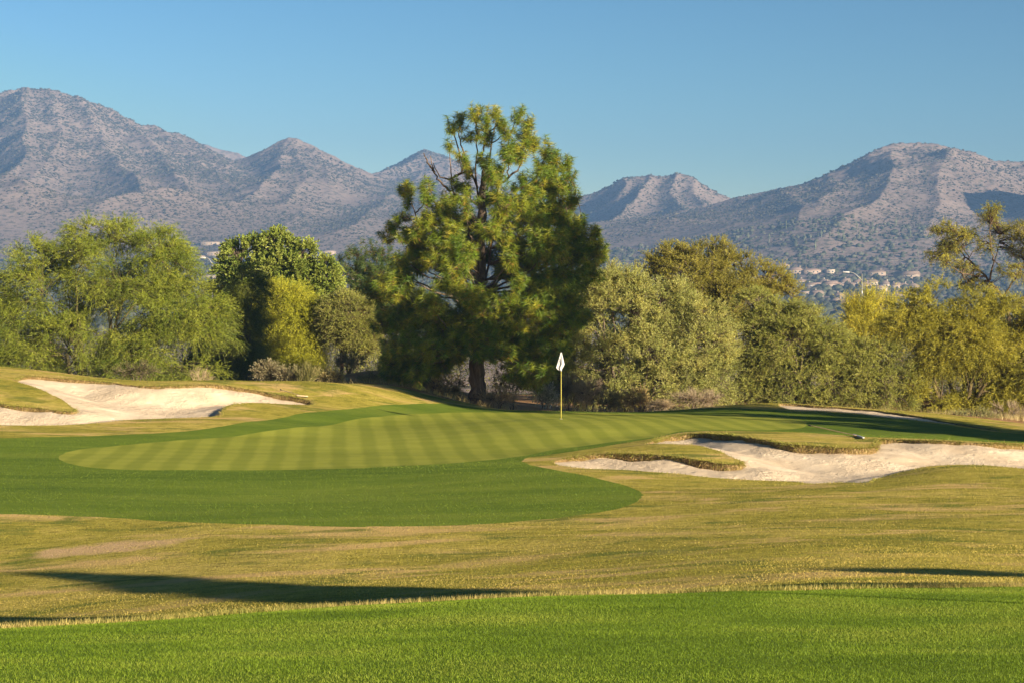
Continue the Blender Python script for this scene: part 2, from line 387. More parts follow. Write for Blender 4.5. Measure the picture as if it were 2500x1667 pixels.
def green_extra(t, p, c):
    # two-way mowing stripes
    sx = t.n('ShaderNodeSeparateXYZ'); t.l(p, sx.inputs[0])
    q = t.math('ADD', sx.outputs[0], t.math('MULTIPLY', sx.outputs[1], .088))
    q = t.math('ADD', q, t.math('MULTIPLY', t.math('SUBTRACT', t.noise(p, .5, 3), .5), .25))
    s = t.math('SINE', t.math('MULTIPLY', q, 2 * math.pi / .84))
    s = t.ramp(t.math('ADD', t.math('MULTIPLY', s, .5), .5), [(.25, (0, 0, 0)), (.75, (1, 1, 1))])
    c = t.mix(s, c, t.mix(1.0, c, (.78, .83, .74), 'MULTIPLY'))
    b = t.math('SINE', t.math('MULTIPLY', t.math('ADD', sx.outputs[1], t.math('MULTIPLY', t.noise(p, .4, 3), 1.6)), 2 * math.pi / 1.3))
    b = t.ramp(t.math('ADD', t.math('MULTIPLY', b, .5), .5), [(.3, (0, 0, 0)), (.8, (.7, .7, .7))])
    return t.mix(b, c, t.mix(1.0, c, (.92, .94, .90), 'MULTIPLY'))

M = {}
M['rough'] = grass_mat('rough_grass_material', rough_cols, .35, (.6, 1.2), 26, 1.0, .06, rough_extra)
M['fair'] = grass_mat('fairway_grass_material', [(.09, .15, .009), (.13, .20, .013), (.175, .25, .02)], .5, (.7, 1.1), 60, .8, .03)
M['collar'] = grass_mat('collar_grass_material', [(.085, .14, .012), (.135, .195, .018), (.20, .25, .03)], .35, (.35, 1.4), 40, .8, .035)
M['green'] = grass_mat('putting_green_material', [(.27, .29, .036), (.32, .335, .044), (.37, .375, .055)], .3, (.5, 1.2), 60, .5, .015, green_extra)
def sand_mat():
    t = NT('bunker_sand_material'); p = t.pos()
    f1 = t.noise(p, .7, 5, .6, .3); f2 = t.noise(p, 9, 5, .65, .5); f3 = t.noise(p, 45, 3, .6)
    c = t.ramp(f1, [(.3, (.60, .47, .325)), (.5, (.70, .565, .405)), (.7, (.78, .65, .485))])
    c = t.mix(t.ramp(f3, [(.35, (.35, .35, .35)), (.6, (0, 0, 0))]), c, (.50, .39, .27))
    tr = t.ramp(t.noise(p, .55, 3, .5), [(.45, (.12, .12, .12)), (.62, (1, 1, 1))])   # trampled areas are rougher
    vo = t.n('ShaderNodeTexVoronoi'); vo.inputs['Scale'].default_value = 2.6; t.l(p, vo.inputs['Vector']); pit = t.ramp(vo.outputs['Distance'], [(.08, (1, 1, 1)), (.30, (0, 0, 0))])
    h = t.math('ADD', t.math('MULTIPLY', t.math('MULTIPLY', f2, tr), 1.0), t.math('MULTIPLY', f3, .12))
    return t.fin(t.bsdf(c, .95, .1, t.bump(t.math('ADD', h, t.math('MULTIPLY', t.math('SUBTRACT', 1.0, pit), .16)), 1.0, .075)))
M['sand'] = sand_mat()
def soil_mat():
    t = NT('desert_soil_material'); p = t.pos(); f = t.noise(p, .8, 6, .65, .4); g = t.noise(p, 14, 4, .6)
    c = t.ramp(f, [(.3, (.20, .12, .055)), (.5, (.38, .21, .09)), (.7, (.48, .30, .15))])
    return t.fin(t.bsdf(c, .95, .1, t.bump(t.math('ADD', f, t.math('MULTIPLY', g, .4)), .9, .15)))
M['desert'] = soil_mat()

def tuft_cards(pos, hgt, wid, lean, col, az=None, r=rng):
    """one curved-free sliver per blade: pos (N,3)"""
    n = len(pos); a = r.uniform(0, 2 * np.pi, n) if az is None else az
    s = np.stack([np.cos(a), np.sin(a), 0 * a], 1)
    la = r.uniform(0, 2 * np.pi, n)
    d = np.stack([np.cos(la) * lean, np.sin(la) * lean, np.ones(n)], 1); d = nrm(d)
    V = np.stack([pos - s * wid[:, None] / 2, pos + s * wid[:, None] / 2, pos + d * hgt[:, None]], 1).reshape(-1, 3)
    F = np.arange(n * 3).reshape(-1, 3)
    return V, F, np.repeat(col, 3, 0)

for zid, nm, key in ((0, 'rough_grass_ground', 'rough'), (1, 'desert_ground', 'desert'), (2, 'fairway_ground', 'fair'), (3, 'collar_ground', 'collar'), (4, 'putting_green_ground', 'green')):
    u, f, V = sub(zid, GZ)
    o = mesh_obj(nm, V, [f], M[key], smooth=True); o['kind'] = 'structure'

# sand: set down by the lip at its edge, relaxed inside, dug a little
lipmat = NT('bunker_lip_thatch')
_lp = lipmat.pos(); _f = lipmat.noise(lipmat.vscale(_lp, 1, 1, .35), 22, 5, .65)
_lc = lipmat.ramp(_f, [(.3, (.08, .055, .024)), (.5, (.22, .15, .065)), (.7, (.40, .30, .14))])
M['lip'] = lipmat.fin(lipmat.bsdf(_lc, .95, .05, lipmat.bump(_f, 1.0, .06)))
M['blade'] = mat_leaf('grass_blade', .3, .6, .2)
for zid, key, nm, dig in ((5, 'bunkL', 'sand_bunker', .34), (6, 'bunkR', 'sand_bunker', .30), (7, 'bunkF', 'sand_bunker', .03)):
    o, lip = zones[key]
    u, f, V = sub(zid, GZ)
    d, idx = near(o, V[:, :2]); on = d < 1e-3
    z = V[:, 2].copy(); z[on] -= lip[idx[on]]
    e = np.concatenate([f[:, [0, 1]], f[:, [1, 2]], f[:, [2, 0]]]); e = np.concatenate([e, e[:, ::-1]])
    deg = np.bincount(e[:, 0], minlength=len(V))
    z[~on] -= np.minimum(lip[idx[~on]], .2)
    for _ in range(260):
        s = np.bincount(e[:, 0], z[e[:, 1]], len(V)) / deg; z = np.where(on, z, s)
    w = np.clip(d / 2.2, 0, 1); w = w * w * (3 - 2 * w)
    z = z - dig * w + np.where(on, 0, .03 * fbm(V[:, :2] * 1.6, 4, 41) * np.clip(d / .3, 0, 1))
    V[:, 2] = z
    ob = mesh_obj(nm, V, [f], M['sand'], smooth=True); ob['kind'] = 'structure'
    # the cut face between turf and sand, leaning in slightly, with hanging thatch
    n = len(o); zt = base_z(o); nx = np.roll(o, -1, 0) - np.roll(o, 1, 0); nx = nx / np.maximum(np.linalg.norm(nx, axis=1, keepdims=True), 1e-6)
    inn = np.stack([-nx[:, 1], nx[:, 0]], 1)
    area = 0.5 * np.sum(o[:, 0] * np.roll(o[:, 1], -1) - np.roll(o[:, 0], -1) * o[:, 1])
    if area < 0: inn = -inn
    Lv = np.concatenate([np.column_stack([o, zt]), np.column_stack([o + inn * .03, zt - lip * .45]), np.column_stack([o + inn * .015, zt - lip - .04])])
    i = np.arange(n); j = (i + 1) % n
    q = np.concatenate([np.stack([i, j, j + n, i + n], 1), np.stack([i + n, j + n, j + 2 * n, i + 2 * n], 1)])
    ob = mesh_obj('bunker_lip_ground', Lv, [q], M['lip'], smooth=True); ob['kind'] = 'structure'
    # thatch blades
    keep = np.where(lip > .07)[0]
    m = 44 if key != 'bunkF' else 14
    k = np.repeat(keep, m); nn = len(k); t = rng.uniform(0, 1, nn); hgt = rng.uniform(0, 1, nn) ** 1.3
    pos = np.column_stack([o[k] * (1 - t[:, None]) + o[(k + 1) % n] * t[:, None], zt[k] - lip[k] * hgt * .95 + .01])
    pos[:, :2] += inn[k] * rng.uniform(-.07, .03, nn)[:, None]
    dr = np.column_stack([inn[k] * rng.uniform(.2, 1.0, nn)[:, None] + rng.normal(0, .35, (nn, 2)), rng.uniform(-.9, .7, nn) - .5 * hgt]); dr = nrm(dr)
    L = rng.uniform(.05, .19, nn) * (1.15 - .5 * hgt); s = nrm(np.cross(dr, rnd_dir(nn)))
    V3 = np.stack([pos - s * .007, pos + s * .007, pos + dr * L[:, None]], 1).reshape(-1, 3)
    mixw = np.clip(hgt * 1.3 - .1 + rng.normal(0, .35, nn) + .9 * fbm(o[k] / 1.2, 3, 19), 0, 1)[:, None]
    cc = (1 - mixw) * np.array([.24, .24, .045]) + mixw * np.array([.38, .255, .115]); cc = cc * rng.uniform(.65, 1.35, (nn, 1))
    m2 = np.repeat(np.arange(n), np.where(lip > .07, 22, 9)); t2 = rng.uniform(0, 1, (len(m2), 1)); q = o[m2] * (1 - t2) + o[(m2 + 1) % n] * t2 - inn[m2] * rng.exponential(.05, (len(m2), 1)) + inn[m2] * .02
    dr2 = nrm(np.column_stack([inn[m2] * rng.uniform(-.1, .9, (len(m2), 1)) + rng.normal(0, .4, (len(m2), 2)), rng.uniform(.15, 1, len(m2))])); s2 = nrm(np.cross(dr2, rnd_dir(len(m2)))); p2 = np.column_stack([q, base_z(q) - .01]); L2 = rng.uniform(.02, .075, (len(m2), 1))
    V3 = np.concatenate([V3, np.stack([p2 - s2 * .006, p2 + s2 * .006, p2 + dr2 * L2], 1).reshape(-1, 3)]); w2 = rng.uniform(0, 1, (len(m2), 1))
    cc = np.concatenate([cc, ((1 - w2) * np.array([.17, .20, .03]) + w2 * np.array([.42, .33, .10])) * rng.uniform(.7, 1.3, (len(m2), 1))]); nn = len(cc)
    g = mesh_obj('bunker_edge_grass', V3, [np.arange(nn * 3).reshape(-1, 3)], M['blade'], col=np.repeat(cc, 3, 0)); g['kind'] = 'stuff'

# grass blades: near fairway, then the rough
def scatter(d0, d1, dens, half=.275, xoff=1.0):
    n = int(dens * half * (d1 ** 2 - d0 ** 2))
    D = np.sqrt(rng.uniform(d0 ** 2, d1 ** 2, n)); X = rng.uniform(-1, 1, n) * (half * D + xoff * 0)
    return np.stack([X, D], 1)
def blades(name, xy, hlo, hhi, w, lean, cols, patch, seed):
    n = len(xy); z = base_z(xy)
    f = np.clip(.5 + .9 * fbm(xy * np.array(patch), 4, seed) + rng.normal(0, .22, n), 0, 1)
    cols = np.array(cols); idx = f * (len(cols) - 1); i0 = np.minimum(idx.astype(int), len(cols) - 2); fr = (idx - i0)[:, None]
    c = (cols[i0] * (1 - fr) + cols[i0 + 1] * fr) * rng.uniform(.75, 1.3, (n, 1))
    V, F, C = tuft_cards(np.column_stack([xy, z - .004]), rng.uniform(hlo, hhi, n), np.full(n, w) * rng.uniform(.7, 1.3, n), rng.uniform(.2, lean, n), c)
    o = mesh_obj(name, V, [F], M['blade'], col=C); o['kind'] = 'stuff'; return o
xy = scatter(8.5, 21, 7000); xy = xy[pip(zones['fair'][0], xy)]
blades('fairway_grass', xy, .008, .023, .0033, 1.0, [(.08, .135, .007), (.13, .205, .011), (.185, .265, .02), (.24, .29, .035)], (.8, 1.0), 51)
fe = zones['fair'][0][:-3]; ne = 160000
t = rng.uniform(0, len(fe) - 1.001, ne); i = t.astype(int); exy = fe[i] + (fe[i + 1] - fe[i]) * (t - i)[:, None]; exy[:, 1] += rng.exponential(.35, ne) - .05
exy = exy[np.abs(exy[:, 0]) < .3 * exy[:, 1]]
blades('edge_grass', exy, .03, .075, .006, .7, [(.16, .18, .03), (.34, .30, .08), (.46, .36, .13)], (1, 1), 52)
xy = np.concatenate([scatter(16, 30, 900), scatter(30, 48, 300), scatter(48, 80, 80)])
inz = np.zeros(len(xy), bool)
for k in ('fair', 'collar', 'green', 'bunkL', 'bunkR', 'bunkF', 'desert'): inz |= pip(zones[k][0], xy)
blades('rough_grass', xy[~inz], .010, .030, .007, 1.5, [(.16, .18, .020), (.33, .295, .045), (.48, .385, .085), (.60, .47, .14)], (.5, 1.0), 53)
xy = scatter(36, 60, 240); xy = xy[pip(zones['collar'][0], xy) & ~pip(zones['green'][0], xy)]
blades('collar_grass', xy, .012, .03, .010, 1.0, [(.09, .15, .012), (.14, .205, .018), (.21, .275, .034)], (.4, 1.3), 54)
# ------------------------------------------------------------------ valley floor and mountains (one polar height field)
def floor_z(Y):
    """the valley is flat, then the desert apron climbs to the foot of the mountains"""
    return np.interp(Y, [0, 500, 900, 1300, 1700, 2000, 2300, 2600, 3000, 4000, 7000], [-2.6, -2.5, 2, 17, 40, 62, 90, 122, 160, 240, 330])
def zc1(*p): return [(x / 3.357, 200 + y / 3.357) for x, y in p]
def zc2(*p): return [(700 + x / 3.357, 200 + y / 3.357) for x, y in p]
def zc3(*p): return [(1300 + x / 3.357, 200 + y / 3.357) for x, y in p]
def zc4(*p): return [(1800 + x / 3.357, 200 + y / 3.357) for x, y in p]
# ridges: pixel polyline with distance at its ends, slope of the flanks
ridges = []
def ridge(pts, d0, d1, k=.62):
    n = len(pts); D = np.linspace(d0, d1, n)
    ridges.append((np.array([P(p[0], p[1], d) for p, d in zip(pts, D)]), k))
# far ridge behind the left range
ridge([(380, 330), (447, 340), (482, 350), (512, 350), (551, 361), (596, 370), (640, 396), (700, 430), (800, 480)], 5300, 5300)
# left range skyline
ridge([(-520, 330), (-260, 285), (-60, 245)] + zc1((0, 105), (100, 75), (200, 54), (270, 48), (330, 60), (400, 95), (500, 101), (620, 150), (700, 172), (800, 235), (900, 295), (1000, 325), (1150, 356), (1280, 400), (1400, 455), (1500, 457), (1580, 500), (1700, 590), (1900, 650), (2130, 712)) + [(690, 445)], 4000, 4300, .85)
# spurs of the left range
ridge(zc1((400, 95), (380, 250), (480, 420), (520, 560), (420, 720), (260, 830)) + [(20, 520)], 4000, 3050)
ridge(zc1((200, 54), (130, 180), (200, 330), (270, 420), (240, 560), (150, 720)) + [(-40, 460)], 4000, 3100)
ridge(zc1((620, 150), (690, 330), (860, 540), (1000, 680), (1060, 800)) + [(325, 470)], 4000, 3000)
ridge(zc1((900, 295), (1080, 470), (1280, 600), (1370, 700), (1420, 800)) + [(450, 480)], 4050, 3050)
ridge(zc1((1280, 400), (1480, 580), (1640, 720), (1780, 860), (1930, 1000)), 4100, 3150)
ridge(zc1((1500, 457), (1700, 640), (1860, 780), (1980, 900)), 4150, 3400)
ridge([(250, 500)] + zc1((950, 965), (1080, 900), (1220, 862), (1400, 838), (1560, 900), (1760, 1040)), 2750, 2950, .5)
ridge(zc1((0, 830), (90, 815), (160, 830), (220, 880), (330, 960)), 2850, 2750, .5)
ridge([(-400, 430), (-200, 440), (0, 448)], 2950, 2850, .5)
# pointed peak
ridge([(540, 470), (600, 425)] + zc1((2110, 712), (2230, 630), (2350, 556)) + zc2((50, 535), (120, 565), (270, 640), (400, 720), (530, 806), (620, 860)), 3900, 3900)
ridge(zc2((50, 535), (20, 640), (-60, 730), (-180, 800), (-300, 900)) + [(570, 530)], 3900, 2950)
ridge(zc2((120, 565), (160, 700), (140, 820), (40, 930), (-60, 1010)), 3900, 3000)
ridge(zc2((270, 640), (330, 760), (300, 860)), 3900, 3400)
# third peak
ridge(zc2((560, 812), (650, 800), (800, 740), (900, 690), (1000, 640), (1100, 606), (1150, 597), (1200, 620), (1300, 700), (1400, 760), (1600, 860)) + [(1240, 500), (1330, 520)], 4050, 5000)
ridge(zc2((780, 850), (620, 915), (470, 1000), (330, 1080), (180, 1180), (20, 1260)) + [(660, 590)], 4150, 2600, .7)
ridge(zc2((1150, 597), (1120, 760), (1010, 880), (880, 960), (760, 1030), (640, 1120), (540, 1220)), 4550, 2650, .55)
ridge(zc2((1300, 700), (1260, 840), (1160, 960), (1060, 1080)), 4500, 2900, .55)
# middle rocky hill
ridge(zc3((200, 1000), (340, 945), (400, 930), (500, 915), (570, 880), (640, 871), (720, 824), (820, 824), (900, 850), (950, 835), (1050, 850), (1150, 834), (1250, 829), (1350, 870), (1440, 935), (1500, 985), (1600, 1015), (1700, 1050), (1800, 1100)), 3500, 3500, .8)
ridge(zc3((720, 824), (760, 880), (730, 930)), 3480, 3380, .9)
ridge(zc3((950, 835), (930, 900), (860, 980), (800, 1060), (720, 1150), (660, 1200)), 3490, 2950, 1.0)
ridge(zc3((1200, 832), (1180, 930), (1240, 1010), (1320, 1080)), 3490, 3100, .7)
ridge(zc3((1350, 870), (1420, 960), (1480, 1040)), 3490, 3200, .7)
# low ridge in front
ridge(zc3((500, 1200), (800, 1190), (1000, 1165), (1250, 1140), (1400, 1110), (1550, 1070), (1670, 1043), (1760, 1032)), 2850, 2900, .35)
ridge(zc3((1100, 1180), (1300, 1230), (1600, 1260)), 2700, 2500, .3)
# right mountain
ridge(zc4((-300, 1120), (-150, 1085), (0, 1045), (100, 1030), (250, 1015), (350, 995), (500, 935), (650, 870), (800, 800), (950, 720), (1100, 640), (1200, 570), (1300, 520), (1400, 497), (1550, 496), (1700, 510), (1850, 518), (1950, 555), (2030, 600), (2150, 620), (2250, 612), (2350, 604)) + [(2700, 360), (3000, 420)], 3000, 3150, .62)
ridge(zc4((1396, 560), (1390, 620), (1420, 720), (1300, 820), (1290, 900), (1180, 980), (1000, 1080), (850, 1160), (700, 1240), (600, 1330)), 2990, 2250, .52)
ridge(zc4((1840, 590), (1800, 700), (1700, 900), (1640, 1080), (1500, 1250), (1400, 1380)), 3000, 2250, .42)
ridge(zc4((490, 975), (480, 1020), (560, 1080), (500, 1180), (380, 1280)), 2990, 2350, .5)
ridge(zc4((808, 850), (820, 890), (900, 900), (840, 1000), (700, 1080), (600, 1150)), 2990, 2500, .5)
# shoulder outside the frame on the right: its shade falls on the flank beside it
ridge([(2525, 560), (2590, 460), (2690, 370), (2800, 310), (2960, 290), (3200, 350)], 2450, 2600, .8)

na, nr = 1150, 620
ang = np.concatenate([np.linspace(-.9, -.32, 90)[:-1], np.linspace(-.32, .34, na), np.linspace(.34, .9, 90)[1:]])
rad = np.concatenate([np.geomspace(98, 1500, 110)[:-1], np.linspace(1500, 5600, nr)])
AA, RR = np.meshgrid(ang, rad); MX = RR * np.tan(AA) if False else RR * np.sin(AA); MY = RR * np.cos(AA)
MX, MY = MX.ravel(), MY.ravel()
q2 = np.stack([MX, MY], 1)
wx = 55 * fbm(q2 / 420, 4, 71); wy = 55 * fbm(q2 / 420, 4, 83)
qx, qy = MX + wx * .7, MY + wy * .7
sel = MY > 1500
HZ = floor_z(MY) + 1.2 * fbm(q2 / 160, 3, 9) * np.clip((MY - 300) / 500, 0, 1)
k_s = 1 / 24.0
acc = np.zeros(sel.sum()); mx = HZ[sel].copy(); hs = [HZ[sel]]
X_, Y_ = qx[sel], qy[sel]
for pts, k in ridges:
    best = np.full(len(X_), -1e4)
    for a, b in zip(pts[:-1], pts[1:]):
        d = b[:2] - a[:2]; L2 = max(d @ d, 1e-6)
        t = np.clip(((X_ - a[0]) * d[0] + (Y_ - a[1]) * d[1]) / L2, 0, 1)
        dist = np.hypot(X_ - a[0] - t * d[0], Y_ - a[1] - t * d[1])
        zz = a[2] + t * (b[2] - a[2]) - k * dist / (1 + dist / 2400)
        best = np.maximum(best, zz)
    hs.append(best)
hs = np.array(hs); m = hs.max(0)
sm = m + np.log(np.exp((hs - m) * k_s).sum(0)) / k_s - 5
rel = np.clip((sm - HZ[sel] ) / 120, 0, 1)
qq = q2[sel]
rg = 1 - np.abs(fbm(np.stack([(qq[:, 0] + wx[sel]) / 150, (qq[:, 1] + wy[sel]) / 210], 1), 5, 91))
rg2 = 1 - np.abs(fbm(np.stack([(qq[:, 0] + .3 * wx[sel]) / 48, (qq[:, 1]) / 70], 1), 4, 101))
HZ[sel] = np.maximum(sm + rel * (22 * (rg - .78) + 4 * (rg2 - .8) + 2.0 * fbm(qq / 14, 3, 111)), HZ[sel] - 3)
del hs
na2 = len(ang); i = np.arange(len(rad) - 1)[:, None] * na2 + np.arange(na2 - 1)[None]
i = i.ravel(); Q = np.stack([i, i + 1, i + na2 + 1, i + na2], 1)
def mountain_mat():
    t = NT('desert_mountain_material'); p = t.pos()
    f1 = t.noise(p, .004, 5, .6, .4); f2 = t.noise(p, .03, 5, .65, .3); f3 = t.noise(p, .16, 4, .65)
    f = t.math('ADD', t.math('MULTIPLY', f1, .35), t.math('ADD', t.math('MULTIPLY', f2, .35), t.math('MULTIPLY', f3, .3)))
    c = t.ramp(f, [(.36, (.275, .21, .18)), (.5, (.345, .265, .225)), (.64, (.40, .315, .27))])
    sc = t.ramp(t.noise(p, .11, 3, .6), [(.52, (0, 0, 0)), (.60, (.8, .8, .8))])            # low scrub between the rocks
    c = t.mix(sc, c, (.12, .115, .075))
    return t.fin(t.bsdf(c, .95, .05, t.bump(t.math('ADD', f2, f3), .4, 3.0)))
M['mountain'] = mountain_mat()
mo = mesh_obj('mountain_terrain', np.stack([MX, MY, HZ], 1), [Q], M['mountain'], smooth=True); mo['kind'] = 'structure'

_HG = HZ.reshape(len(rad), na2)
def far_z(x, y):
    a = np.arctan2(x, y); r = np.hypot(x, y)
    ia = np.clip(np.interp(a, ang, np.arange(na2)), 0, na2 - 1.001); ir = np.clip(np.interp(r, rad, np.arange(len(rad))), 0, len(rad) - 1.001)
    a0, r0 = ia.astype(int), ir.astype(int); fa, fr = ia - a0, ir - r0
    return (_HG[r0, a0] * (1 - fa) + _HG[r0, a0 + 1] * fa) * (1 - fr) + (_HG[r0 + 1, a0] * (1 - fa) + _HG[r0 + 1, a0 + 1] * fa) * fr
def at_floor(px, py, d0=700):
    """point of the far terrain on the sight line"""
    D = np.arange(d0, 5000, 4.0); x = (px - CX) / FPX * D; zr = CZ + (CY - py) / FPX * D; d = zr - far_z(x, D)
    i = np.where((d[1:] <= 0) & (d[:-1] > 0))[0]
    k = i[0] + 1 if len(i) else int(np.argmin(d))
    return np.array([x[k], D[k], far_z(x[k:k + 1], D[k:k + 1])[0]])

# scrub: one mesh of small lumpy bushes, seen only as speckle
ico = np.array([(0, 0, 1), (.89, 0, .45), (.28, .85, .45), (-.72, .53, .45), (-.72, -.53, .45), (.28, -.85, .45), (.72, .53, -.2), (-.28, .85, -.2), (-.89, 0, -.2), (-.28, -.85, -.2), (.72, -.53, -.2)])
icf = np.array([(0, 1, 2), (0, 2, 3), (0, 3, 4), (0, 4, 5), (0, 5, 1), (1, 6, 2), (2, 7, 3), (3, 8, 4), (4, 9, 5), (5, 10, 1), (6, 7, 2), (7, 8, 3), (8, 9, 4), (9, 10, 5), (10, 6, 1)])
def bushes(name, x, y, s, h, cols, seed):
    r = np.random.default_rng(seed); n = len(x); z = far_z(x, y)
    V = ico[None] * r.uniform(.6, 1.35, (n, len(ico), 1)) * np.stack([s, s, h], 1)[:, None] + np.stack([x, y, z + h * .25], 1)[:, None]
    cols = np.array(cols); c = cols[r.integers(0, len(cols), n)] * r.uniform(.7, 1.3, (n, 1))
    F = (icf[None] + (np.arange(n) * len(ico))[:, None, None]).reshape(-1, 3)
    o = mesh_obj(name, V.reshape(-1, 3), [F], M['scrub'], col=np.repeat(c, len(ico), 0)); o['kind'] = 'stuff'; return o
M['scrub'] = mat_leaf('desert_scrub_leaves', 0, .9, .05)
n = 170000; r3 = np.random.default_rng(5)
a = r3.uniform(-.29, .31, n); r = np.sqrt(r3.uniform(1900 ** 2, 4700 ** 2, n)); x, y = r * np.sin(a), r * np.cos(a)
dn = fbm(np.stack([x / 130, y / 130], 1), 3, 3); k = r3.uniform(0, 1, n) < .55 + .9 * dn
x, y = x[k], y[k]; s = r3.uniform(.8, 2.1, len(x)) * np.clip(r[k] / 3000, .75, 1.4) * np.where(r3.uniform(0, 1, len(x)) < .12, 1.6, 1)
bushes('desert_scrub', x, y, s, s * r3.uniform(.55, .9, len(x)), [(.07, .07, .048), (.10, .095, .065), (.06, .063, .044), (.13, .115, .08)], 8)
n = 12000
a = r3.uniform(-.29, .31, n); r = np.sqrt(r3.uniform(1000 ** 2, 2450 ** 2, n)); x, y = r * np.sin(a), r * np.cos(a)
s = r3.uniform(1.4, 3.6, n) * np.clip(1.25 - .25 * (r - 1900) / 400, .7, 1.25); bushes('valley_trees_foliage', x, y, s, s * r3.uniform(.7, 1.0, n), [(.08, .09, .05), (.11, .115, .07), (.13, .13, .085), (.07, .08, .05)], 9)
# ------------------------------------------------------------------ trees and shrubs
M['leaf'] = mat_leaf('tree_leaves', .30, .5, .25, 1.3)
M['needle'] = mat_leaf('pine_needles', .2, .45, .3, 1.25)
M['bark'] = mat_bark('tree_bark', (.07, .05, .035), (.20, .155, .115), 9, .8, .04)
M['pinebark'] = mat_bark('pine_bark', (.06, .042, .032), (.24, .18, .135), 7, 1.0, .06)
M['twig'] = mat_leaf('dry_twigs', 0, .9, .1)

def kmeans(pts, k, r, it=6):
    c = pts[r.choice(len(pts), k, replace=False)]
    for _ in range(it):
        l = ((pts[:, None] - c[None]) ** 2).sum(-1).argmin(1)
        for j in range(k):
            if (l == j).any(): c[j] = pts[l == j].mean(0)
    return c, l

def wob(paths, amp, r):
    """slightly crooked limbs: ends stay put"""
    N, K, _ = paths.shape; w = np.sin(np.linspace(0, np.pi, K))[None, :, None]
    n = r.normal(size=(N, K, 3)); n = (n + np.roll(n, 1, 1)) * .5
    L = np.linalg.norm(paths[:, -1] - paths[:, 0], axis=1)[:, None, None]
    return paths + n * w * amp * L

def leaves(pos, d, L, W, col, r, shape='rhomb'):
    n = len(pos); s = nrm(np.cross(d, rnd_dir(n, r)))
    L = L[:, None]; W = W[:, None]
    if shape == 'tri':
        V = np.stack([pos - s * W / 2, pos + s * W / 2, pos + d * L], 1)
        return V.reshape(-1, 3), np.arange(n * 3).reshape(-1, 3), np.repeat(col, 3, 0)
    V = np.stack([pos, pos + d * L * .45 + s * W / 2, pos + d * L, pos + d * L * .45 - s * W / 2], 1)
    return V.reshape(-1, 3), np.arange(n * 4).reshape(-1, 4), np.repeat(col, 4, 0)

def blob_world(blobs, D, dep, r):
    """pixel ellipses (cx,cy,rx,ry[,dD]) -> centres (n,3), radii (n,3)"""
    C, Rr = [], []
    for b in blobs:
        cxp, cyp, rx, ry = b[:4]; d = D + (b[4] if len(b) > 4 else 0); s = d / FPX
        C.append(P(cxp, cyp, d)); Rr.append((rx * s, max(rx, ry) * s * dep, ry * s))
    return np.array(C), np.array(Rr)

def sample_blobs(C, Rr, n, r, shell=.55):
    vol = Rr.prod(1) ** .75; w = vol / vol.sum(); k = r.choice(len(C), n, p=w)
    u = rnd_dir(n, r); rad = r.uniform(shell ** 3, 1, n) ** (1 / 3)
    p = C[k] + u * rad[:, None] * Rr[k]
    return p, nrm(u / Rr[k]), k

